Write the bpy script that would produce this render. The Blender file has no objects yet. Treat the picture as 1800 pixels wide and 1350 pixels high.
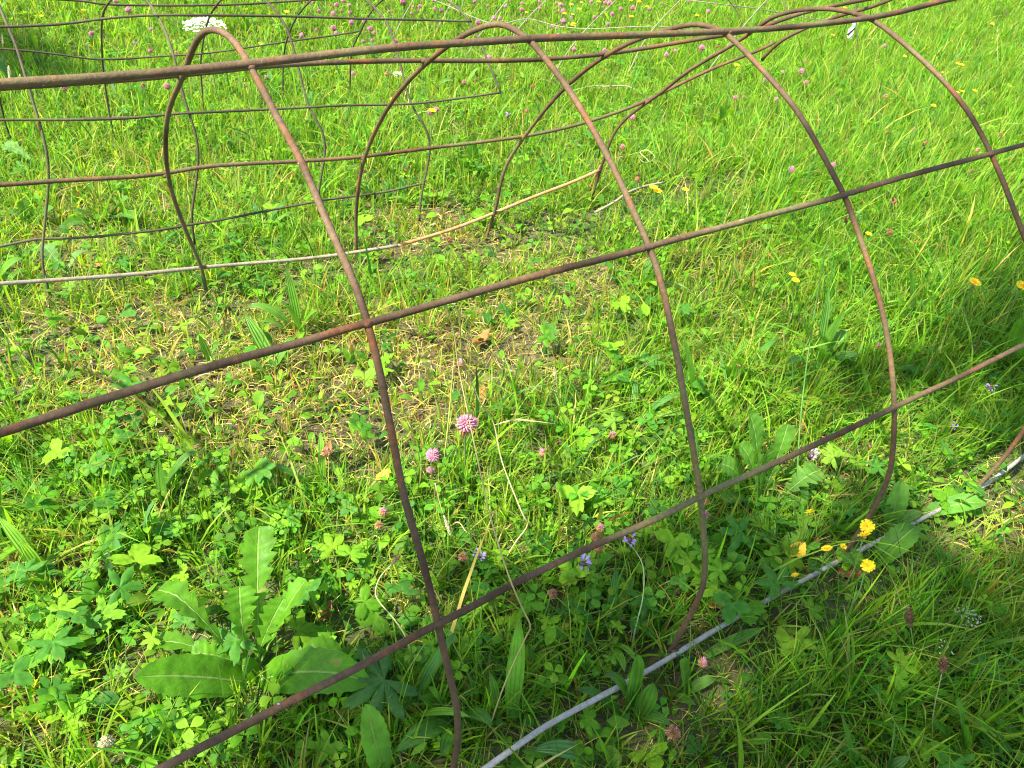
import bpy, math, random
import numpy as np
from mathutils import Vector, Matrix
random.seed(7)
rng = np.random.default_rng(11)
scene = bpy.context.scene
col = scene.collection

# ------------------------------------------------------------------ camera
CAM = np.array([-0.17166, -0.67045, 0.77130])
ROT = np.array([[0.84289, 0.28148, -0.45859],
                [-0.52496, 0.61729, -0.58598],
                [0.11814, 0.73466, 0.66807]])
FPX = 1379.04                                    # focal length in pixels of an 1800 wide picture
cam_d = bpy.data.cameras.new('camera')
cam = bpy.data.objects.new('camera', cam_d)
col.objects.link(cam)
m = Matrix([list(ROT[i]) + [CAM[i]] for i in range(3)] + [[0, 0, 0, 1]])
cam.matrix_world = m
cam_d.sensor_width = 36.0
cam_d.lens = 36.0 * FPX / 1800.0
cam_d.clip_start = 0.02
cam_d.clip_end = 500
scene.camera = cam

# ------------------------------------------------------------------ sky, sun, exposure
ELEV = math.radians(56)
SH = np.array([-0.98, 0.10]); SH = SH / np.linalg.norm(SH)      # horizontal direction towards the sun
SUN = np.array([SH[0] * math.cos(ELEV), SH[1] * math.cos(ELEV), math.sin(ELEV)])
world = bpy.data.worlds.new('World')
scene.world = world
world.use_nodes = True
nt = world.node_tree
bg = nt.nodes['Background']
sky = nt.nodes.new('ShaderNodeTexSky')
sky.sky_type = 'NISHITA'
sky.sun_disc = False
sky.sun_elevation = ELEV
sky.sun_rotation = math.atan2(SH[0], SH[1])
nt.links.new(sky.outputs[0], bg.inputs[0])
bg.inputs[1].default_value = 0.14
sun_d = bpy.data.lights.new('sun', 'SUN')
sun_d.energy = 5.0
sun_d.angle = math.radians(0.53)
sun_d.color = (1.0, 0.96, 0.88)
sun = bpy.data.objects.new('sun', sun_d)
col.objects.link(sun)
sun.rotation_euler = Vector(SUN.tolist()).to_track_quat('Z', 'Y').to_euler()
scene.view_settings.view_transform = 'Standard'
scene.view_settings.look = 'None'
scene.view_settings.exposure = 1.7
scene.view_settings.gamma = 1.0
scene.cycles.filter_width = 1.1

# ------------------------------------------------------------------ place helpers
def gz(x, y):
    """height of the ground"""
    x = np.asarray(x, float); y = np.asarray(y, float)
    s = -0.10 * np.clip(y - 0.22, 0, 1.6) - 0.028
    s = s + 0.006 * np.sin(x * 5.1 + 1.3) * np.sin(y * 4.3 + 0.4) + 0.005 * np.sin(x * 13.0 + y * 9.0)
    s = s + 0.004 * np.sin(x * 29.0 - y * 17.0 + 2.0)
    return s

def at(u, v, h=0.0):
    """the point h metres above the ground seen at (u, v) of the 1800 x 1350 photograph"""
    d = ROT @ np.array([(u - 900) / FPX, -(v - 675) / FPX, -1.0])
    z = 0.0
    for _ in range(12):
        t = (z - CAM[2]) / d[2]
        p = CAM + t * d
        z = float(gz(p[0], p[1])) + h
    return p

def toph(P):
    """where points of the place stand in the photograph (used to look up dry, lush and shaded zones)"""
    q = (np.asarray(P) - CAM) @ ROT
    w = np.maximum(-q[..., 2], 1e-3)
    return np.stack([900 + FPX * q[..., 0] / w, 675 - FPX * q[..., 1] / w], -1), -q[..., 2]

def blob(uv, c):
    """sum of soft spots (u, v, ru, rv, weight)"""
    r = np.zeros(len(uv))
    for (u, v, ru, rv, w) in c:
        r += w * np.exp(-((uv[:, 0] - u) / ru) ** 2 - ((uv[:, 1] - v) / rv) ** 2)
    return r

def vnoise(x, y, s, seed=0):
    """smooth value noise in 0..1"""
    g = np.random.default_rng(seed).random((64, 64))
    x = np.asarray(x) * s + 1000; y = np.asarray(y) * s + 1000
    i = np.floor(x).astype(int); j = np.floor(y).astype(int)
    fx = x - i; fy = y - j
    fx = fx * fx * (3 - 2 * fx); fy = fy * fy * (3 - 2 * fy)
    a = g[i % 64, j % 64]; b = g[(i + 1) % 64, j % 64]; c = g[i % 64, (j + 1) % 64]; d = g[(i + 1) % 64, (j + 1) % 64]
    return (a * (1 - fx) + b * fx) * (1 - fy) + (c * (1 - fx) + d * fx) * fy

# ------------------------------------------------------------------ materials
def new_mat(name):
    m = bpy.data.materials.new(name)
    m.use_nodes = True
    m.node_tree.nodes.clear()
    return m, m.node_tree.nodes, m.node_tree.links

def ramp(nodes, stops):
    r = nodes.new('ShaderNodeValToRGB')
    e = r.color_ramp.elements
    while len(e) < len(stops): e.new(0.5)
    for k, (p, c) in enumerate(stops):
        e[k].position = p; e[k].color = (*c, 1)
    return r

def leaf_mat(name, trans=0.42, rough=0.45, spec=0.35, ribs=False, nscale=60, bump=0.15, tboost=1.6, midrib=0.0):
    """leaf surface: its own colour from the 'col' attribute, some light passing through"""
    m, N, L = new_mat(name)
    out = N.new('ShaderNodeOutputMaterial')
    at_ = N.new('ShaderNodeAttribute'); at_.attribute_name = 'col'
    tc = N.new('ShaderNodeTexCoord')
    no = N.new('ShaderNodeTexNoise'); no.inputs['Scale'].default_value = nscale; no.inputs['Detail'].default_value = 3
    L.new(tc.outputs['Object'], no.inputs['Vector'])
    mr = N.new('ShaderNodeMapRange'); mr.inputs[1].default_value = 0.3; mr.inputs[2].default_value = 0.7
    mr.inputs[3].default_value = 0.78; mr.inputs[4].default_value = 1.2
    L.new(no.outputs[0], mr.inputs[0])
    mul = N.new('ShaderNodeVectorMath'); mul.operation = 'SCALE'
    L.new(at_.outputs['Color'], mul.inputs[0]); L.new(mr.outputs[0], mul.inputs['Scale'])
    base = mul.outputs[0]
    # small withered spots
    sp = N.new('ShaderNodeTexNoise'); sp.inputs['Scale'].default_value = nscale * .55; sp.inputs['Detail'].default_value = 2
    L.new(tc.outputs['Object'], sp.inputs['Vector'])
    sr = N.new('ShaderNodeMapRange'); sr.inputs[1].default_value = 0.68; sr.inputs[2].default_value = 0.74; sr.inputs[3].default_value = 0; sr.inputs[4].default_value = 0.55
    L.new(sp.outputs[0], sr.inputs[0])
    sm = N.new('ShaderNodeMixRGB'); sm.inputs[2].default_value = (0.26, 0.20, 0.05, 1)
    L.new(sr.outputs[0], sm.inputs[0]); L.new(base, sm.inputs[1]); base = sm.outputs[0]
    hgt = no.outputs[0]
    if midrib > 0:
        uv = N.new('ShaderNodeUVMap'); sx = N.new('ShaderNodeSeparateXYZ'); L.new(uv.outputs[0], sx.inputs[0])
        a = N.new('ShaderNodeMath'); a.operation = 'SUBTRACT'; a.inputs[1].default_value = 0.5; L.new(sx.outputs[0], a.inputs[0])
        b = N.new('ShaderNodeMath'); b.operation = 'ABSOLUTE'; L.new(a.outputs[0], b.inputs[0])
        c = N.new('ShaderNodeMapRange'); c.inputs[1].default_value = 0.012; c.inputs[2].default_value = 0.04
        c.inputs[3].default_value = midrib; c.inputs[4].default_value = 0.0; L.new(b.outputs[0], c.inputs[0])
        # side veins run outwards and forwards
        d = N.new('ShaderNodeMath'); d.operation = 'MULTIPLY_ADD'; d.inputs[1].default_value = -0.55
        L.new(b.outputs[0], d.inputs[0]); L.new(sx.outputs[1], d.inputs[2])
        w = N.new('ShaderNodeMath'); w.operation = 'MULTIPLY'; w.inputs[1].default_value = 75.0; L.new(d.outputs[0], w.inputs[0])
        s_ = N.new('ShaderNodeMath'); s_.operation = 'SINE'; L.new(w.outputs[0], s_.inputs[0])
        v = N.new('ShaderNodeMapRange'); v.inputs[1].default_value = 0.86; v.inputs[2].default_value = 1.0
        v.inputs[3].default_value = 0.0; v.inputs[4].default_value = midrib * 0.22; L.new(s_.outputs[0], v.inputs[0])
        mx = N.new('ShaderNodeMath'); mx.operation = 'MAXIMUM'; L.new(c.outputs[0], mx.inputs[0]); L.new(v.outputs[0], mx.inputs[1])
        mixc = N.new('ShaderNodeMixRGB'); mixc.inputs[2].default_value = (0.30, 0.42, 0.10, 1)
        L.new(mx.outputs[0], mixc.inputs[0]); L.new(base, mixc.inputs[1]); base = mixc.outputs[0]
        ad = N.new('ShaderNodeMath'); ad.operation = 'MULTIPLY_ADD'; ad.inputs[1].default_value = -0.8
        L.new(mx.outputs[0], ad.inputs[0]); L.new(no.outputs[0], ad.inputs[2]); hgt = ad.outputs[0]
    if ribs:
        uv = N.new('ShaderNodeUVMap'); sx = N.new('ShaderNodeSeparateXYZ'); L.new(uv.outputs[0], sx.inputs[0])
        w = N.new('ShaderNodeMath'); w.operation = 'MULTIPLY'; w.inputs[1].default_value = 6.2832 * 4.0; L.new(sx.outputs[0], w.inputs[0])
        s_ = N.new('ShaderNodeMath'); s_.operation = 'COSINE'; L.new(w.outputs[0], s_.inputs[0]); 
        v = N.new('ShaderNodeMapRange'); v.inputs[1].default_value = 0.6; v.inputs[2].default_value = 1.0
        v.inputs[3].default_value = 0.0; v.inputs[4].default_value = 0.15; L.new(s_.outputs[0], v.inputs[0])
        mixc = N.new('ShaderNodeMixRGB'); mixc.inputs[2].default_value = (0.20, 0.34, 0.07, 1)
        L.new(v.outputs[0], mixc.inputs[0]); L.new(base, mixc.inputs[1]); base = mixc.outputs[0]
        hgt = s_.outputs[0]
    bp = N.new('ShaderNodeBump'); bp.inputs['Strength'].default_value = bump * 2; bp.inputs['Distance'].default_value = 0.0008
    L.new(hgt, bp.inputs['Height'])
    pr = N.new('ShaderNodeBsdfPrincipled')
    pr.inputs['Roughness'].default_value = rough
    pr.inputs['Specular IOR Level'].default_value = spec
    L.new(base, pr.inputs['Base Color']); L.new(bp.outputs[0], pr.inputs['Normal'])
    tr = N.new('ShaderNodeBsdfTranslucent')
    tm = N.new('ShaderNodeVectorMath'); tm.operation = 'MULTIPLY'; tm.inputs[1].default_value = (1.2 * tboost, 1.2 * tboost, 0.4 * tboost)
    L.new(base, tm.inputs[0]); L.new(tm.outputs[0], tr.inputs[0])
    mix = N.new('ShaderNodeMixShader'); mix.inputs[0].default_value = trans
    L.new(pr.outputs[0], mix.inputs[1]); L.new(tr.outputs[0], mix.inputs[2]); L.new(mix.outputs[0], out.inputs[0])
    return m

def rust_mat(name, base, light, orange, pale=0.0, pale_col=(0.42, 0.42, 0.38), oamt=0.3, moss=0.25):
    m, N, L = new_mat(name)
    out = N.new('ShaderNodeOutputMaterial'); pr = N.new('ShaderNodeBsdfPrincipled')
    L.new(pr.outputs[0], out.inputs[0])
    tc = N.new('ShaderNodeTexCoord')
    def noise(s, d=5, w=None):
        n = N.new('ShaderNodeTexNoise'); n.inputs['Scale'].default_value = s; n.inputs['Detail'].default_value = d
        n.inputs['Roughness'].default_value = 0.65
        L.new(tc.outputs['Object'], n.inputs['Vector']); return n
    n1 = noise(9); n2 = noise(260, 6); n3 = noise(4.3); n4 = noise(60); n5 = noise(21)
    def mr(n, a, b, c, d):
        r = N.new('ShaderNodeMapRange'); r.inputs[1].default_value = a; r.inputs[2].default_value = b
        r.inputs[3].default_value = c; r.inputs[4].default_value = d; L.new(n.outputs[0], r.inputs[0]); return r
    def mix(f, a, b):
        x = N.new('ShaderNodeMixRGB'); L.new(f.outputs[0], x.inputs[0])
        for k, q in ((1, a), (2, b)):
            if isinstance(q, tuple): x.inputs[k].default_value = (*q, 1)
            else: L.new(q.outputs[0], x.inputs[k])
        return x
    c = mix(mr(n1, 0.35, 0.65, 0, 1), base, light)
    c = mix(mr(n5, 0.52, 0.72, 0, oamt), c, orange)
    c = mix(mr(n3, 0.5, 0.7, 0, moss), c, (0.16, 0.17, 0.055))
    if pale > 0: c = mix(mr(n4, 0.30, 0.52, 0.15 * pale, pale), c, pale_col)
    c = mix(mr(n2, 0.35, 0.75, 0.0, 0.55), c, tuple(v * 0.35 for v in base))
    n6 = noise(95, 2)
    c = mix(mr(n6, 0.74, 0.77, 0.0, 0.75), c, (0.45, 0.42, 0.36))
    L.new(c.outputs[0], pr.inputs['Base Color'])
    pr.inputs['Roughness'].default_value = 0.72
    pr.inputs['Specular IOR Level'].default_value = 0.15
    bp = N.new('ShaderNodeBump'); bp.inputs['Strength'].default_value = 0.9; bp.inputs['Distance'].default_value = 0.0012
    L.new(n2.outputs[0], bp.inputs['Height']); L.new(bp.outputs[0], pr.inputs['Normal'])
    return m

M = {}
M['blade'] = leaf_mat('grass_blade', 0.50, 0.5, 0.16, nscale=25, bump=0.0)
M['leaf'] = leaf_mat('soft_leaf', 0.46, 0.55, 0.15, nscale=140)
M['big'] = leaf_mat('rosette_leaf', 0.42, 0.48, 0.2, nscale=90, bump=0.7, midrib=0.6)
M['ribwort'] = leaf_mat('ribbed_leaf', 0.40, 0.45, 0.4, ribs=True, bump=0.35)
M['petal'] = leaf_mat('petal', 0.35, 0.6, 0.2, nscale=200, tboost=1.3)
M['straw'] = leaf_mat('straw', 0.15, 0.6, 0.25, nscale=60, tboost=1.0)
M['stem'] = leaf_mat('stem', 0.1, 0.5, 0.3, nscale=80, tboost=1.0)
M['dead'] = leaf_mat('dead_leaf', 0.25, 0.6, 0.25, nscale=70, bump=0.5, tboost=1.2)
M['bark'] = leaf_mat('bark', 0.0, 0.9, 0.1, nscale=14, bump=1.0)
M['rust'] = rust_mat('rusty_wire', (0.066, 0.038, 0.020), (0.165, 0.105, 0.055), (0.27, 0.09, 0.028), oamt=0.75, moss=0.6)
M['rust_dark'] = rust_mat('dark_wire', (0.055, 0.042, 0.026), (0.105, 0.085, 0.05), (0.16, 0.08, 0.035), oamt=0.3, moss=0.55)
M['rust_pale'] = rust_mat('weathered_pale_wire', (0.15, 0.11, 0.07), (0.28, 0.22, 0.15), (0.50, 0.18, 0.05), pale=0.5, pale_col=(0.36, 0.32, 0.22), oamt=0.5, moss=0.35)
M['galv'] = rust_mat('galvanised_bar', (0.20, 0.18, 0.14), (0.37, 0.35, 0.29), (0.36, 0.20, 0.11), pale=0.5, pale_col=(0.44, 0.42, 0.35), oamt=0.7, moss=0.3)
M['rust_orange'] = rust_mat('bright_orange_rust', (0.42, 0.12, 0.020), (0.50, 0.20, 0.045), (0.60, 0.17, 0.02), pale=0.45, pale_col=(0.50, 0.38, 0.22), oamt=0.9, moss=0.0)

def soil_mat():
    m, N, L = new_mat('soil')
    out = N.new('ShaderNodeOutputMaterial'); pr = N.new('ShaderNodeBsdfPrincipled'); L.new(pr.outputs[0], out.inputs[0])
    tc = N.new('ShaderNodeTexCoord')
    n = N.new('ShaderNodeTexNoise'); n.inputs['Scale'].default_value = 55; n.inputs['Detail'].default_value = 8
    L.new(tc.outputs['Object'], n.inputs['Vector'])
    r = ramp(N, [(0.3, (0.018, 0.016, 0.006)), (0.5, (0.060, 0.045, 0.016)), (0.7, (0.13, 0.10, 0.035))])
    L.new(n.outputs[0], r.inputs[0])
    n2 = N.new('ShaderNodeTexNoise'); n2.inputs['Scale'].default_value = 2.5; n2.inputs['Detail'].default_value = 6
    L.new(tc.outputs['Object'], n2.inputs['Vector'])
    r2 = ramp(N, [(0.42, (0, 0, 0)), (0.6, (0.6, 0.6, 0.6))]); L.new(n2.outputs[0], r2.inputs[0])
    mx = N.new('ShaderNodeMixRGB'); mx.inputs[2].default_value = (0.05, 0.085, 0.015, 1)
    L.new(r2.outputs[0], mx.inputs[0]); L.new(r.outputs[0], mx.inputs[1]); L.new(mx.outputs[0], pr.inputs['Base Color'])
    pr.inputs['Roughness'].default_value = 0.95
    bp = N.new('ShaderNodeBump'); bp.inputs['Strength'].default_value = 0.8; bp.inputs['Distance'].default_value = 0.01
    L.new(n.outputs[0], bp.inputs['Height']); L.new(bp.outputs[0], pr.inputs['Normal'])
    return m
M['soil'] = soil_mat()

# ------------------------------------------------------------------ mesh helpers
def tag(o, label=None, cat=None, group=None, kind=None):
    if label: o['label'] = label
    if cat: o['category'] = cat
    if group: o['group'] = group
    if kind: o['kind'] = kind
    return o

def mesh_np(name, V, F, mat, C=None, UV=None, smooth=True, F3=None):
    """mesh data from arrays: V (n,3), F quads (m,4) and/or F3 triangles (k,3), C point colours (n,3), UV per point (n,2)"""
    me = bpy.data.meshes.new(name)
    V = np.asarray(V, np.float32)
    loops = []; sizes = []
    if F is not None and len(F):
        F = np.asarray(F, np.int32); loops.append(F.ravel()); sizes.append(np.full(len(F), 4, np.int32))
    if F3 is not None and len(F3):
        F3 = np.asarray(F3, np.int32); loops.append(F3.ravel()); sizes.append(np.full(len(F3), 3, np.int32))
    loops = np.concatenate(loops); sizes = np.concatenate(sizes)
    me.vertices.add(len(V)); me.vertices.foreach_set('co', V.ravel())
    me.loops.add(len(loops)); me.loops.foreach_set('vertex_index', loops)
    starts = np.concatenate([[0], np.cumsum(sizes)[:-1]]).astype(np.int32)
    me.polygons.add(len(sizes)); me.polygons.foreach_set('loop_start', starts)
    me.polygons.foreach_set('use_smooth', np.full(len(sizes), smooth))
    me.update(calc_edges=True)
    if C is not None:
        a = me.color_attributes.new('col', 'FLOAT_COLOR', 'POINT')
        c4 = np.ones((len(V), 4), np.float32); c4[:, :3] = C
        a.data.foreach_set('color', c4.ravel())
    if UV is not None:
        l = me.uv_layers.new(name='UVMap')
        l.data.foreach_set('uv', np.asarray(UV, np.float32)[loops].ravel())
    if mat: me.materials.append(mat)
    me.validate()
    return me

class MB:
    """collects pieces of one mesh"""
    def __init__(s): s.V = []; s.F4 = []; s.F3 = []; s.C = []; s.U = []; s.n = 0
    def add(s, V, F4=None, F3=None, c=(0.1, 0.2, 0.03), uv=None):
        V = np.asarray(V, float); k = len(V)
        if F4 is not None and len(F4): s.F4.append(np.asarray(F4) + s.n)
        if F3 is not None and len(F3): s.F3.append(np.asarray(F3) + s.n)
        c = np.asarray(c, float)
        s.C.append(np.broadcast_to(c, (k, 3)) if c.ndim == 1 else c)
        s.U.append(np.zeros((k, 2)) if uv is None else uv)
        s.V.append(V); s.n += k; return s
    def data(s, name, mat):
        return mesh_np(name, np.concatenate(s.V), np.concatenate(s.F4) if s.F4 else None, mat, np.concatenate(s.C), np.concatenate(s.U),
                       F3=np.concatenate(s.F3) if s.F3 else None)
    def build(s, name, mat, parent=None):
        return obj(name, s.data(name, mat), parent)

def obj(name, me, parent=None):
    o = bpy.data.objects.new(name, me); col.objects.link(o)
    if parent: o.parent = parent
    return o

def empty(name, loc, label=None, cat=None, group=None, rz=0.0):
    o = bpy.data.objects.new(name, None); col.objects.link(o)
    o.location = [float(v) for v in loc]; o.rotation_euler.z = rz
    o.empty_display_size = 0.02
    return tag(o, label, cat, group)

def copy_tree(o, parent=None):
    c = o.copy(); col.objects.link(c); c.parent = parent
    for ch in list(o.children): copy_tree(ch, c)
    return c

def catmull(P, n=6):
    P = np.asarray(P, float)
    if len(P) < 3: return np.array([P[0] + (P[-1] - P[0]) * t for t in np.linspace(0, 1, n + 1)])
    Q = np.vstack([2 * P[0] - P[1], P, 2 * P[-1] - P[-2]]); o = []
    for i in range(1, len(Q) - 2):
        a, b, c, d = Q[i - 1:i + 3]
        for t in np.linspace(0, 1, n, endpoint=False):
            o.append(.5 * (2 * b + (c - a) * t + (2 * a - 5 * b + 4 * c - d) * t * t + (3 * b - a - 3 * c + d) * t ** 3))
    o.append(Q[-2]); return np.array(o)

def tube(P, r, k=8, cap=True, wob=0.0):
    """tube along points; r number or per-point"""
    P = np.asarray(P, float); n = len(P)
    T = np.gradient(P, axis=0); T /= np.linalg.norm(T, axis=1)[:, None] + 1e-12
    up = np.array([0.0, 0.0, 1.0]) if abs(T[0][2]) < 0.9 else np.array([1.0, 0, 0])
    N_ = np.zeros_like(P); v = up - T[0] * (up @ T[0]); N_[0] = v / np.linalg.norm(v)
    for i in range(1, n):
        v = N_[i - 1] - T[i] * (N_[i - 1] @ T[i]); N_[i] = v / (np.linalg.norm(v) + 1e-12)
    B = np.cross(T, N_)
    r = np.broadcast_to(np.asarray(r, float), (n,)).copy()
    a = np.linspace(0, 2 * np.pi, k, endpoint=False)
    rr = r[:, None] * np.ones((1, k))
    if wob: rr = rr * (1 + wob * (np.random.default_rng(n).random((n, k)) - 0.5))
    V = P[:, None, :] + rr[..., None] * (np.cos(a)[None, :, None] * N_[:, None, :] + np.sin(a)[None, :, None] * B[:, None, :])
    V = V.reshape(-1, 3)
    i = np.arange(n - 1)[:, None] * k; j = np.arange(k)[None, :]; j2 = (j + 1) % k
    F = np.stack([i + j, i + j2, i + k + j2, i + k + j], -1).reshape(-1, 4)
    F3 = []
    if cap:
        V = np.vstack([V, P[0], P[-1]]); a0 = n * k; b0 = a0 + 1
        for q in range(k):
            F3.append((a0, (q + 1) % k, q)); F3.append((b0, (n - 1) * k + q, (n - 1) * k + (q + 1) % k))
    return V, F, np.array(F3, int).reshape(-1, 3)

# ------------------------------------------------------------------ the ground: one sheet out to the horizon
def build_ground():
    ax = np.concatenate([-np.geomspace(80, 2.2, 14), np.linspace(-2.0, 6.0, 150), np.geomspace(6.4, 90, 14)])
    ay = np.concatenate([-np.geomspace(80, 2.2, 14), np.linspace(-2.0, 5.0, 130), np.geomspace(5.4, 90, 14)])
    X, Y = np.meshgrid(ax, ay, indexing='ij')
    V = np.stack([X, Y, gz(X, Y)], -1).reshape(-1, 3)
    ny = len(ay)
    i = np.arange(len(ax) - 1)[:, None] * ny; j = np.arange(ny - 1)[None, :]
    F = np.stack([i + j, i + ny + j, i + ny + j + 1, i + j + 1], -1).reshape(-1, 4)
    o = obj('ground', mesh_np('ground', V, F, M['soil']))
    tag(o, 'brown soil and thatch of the meadow floor under the grass', 'ground', kind='structure')
build_ground()

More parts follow.
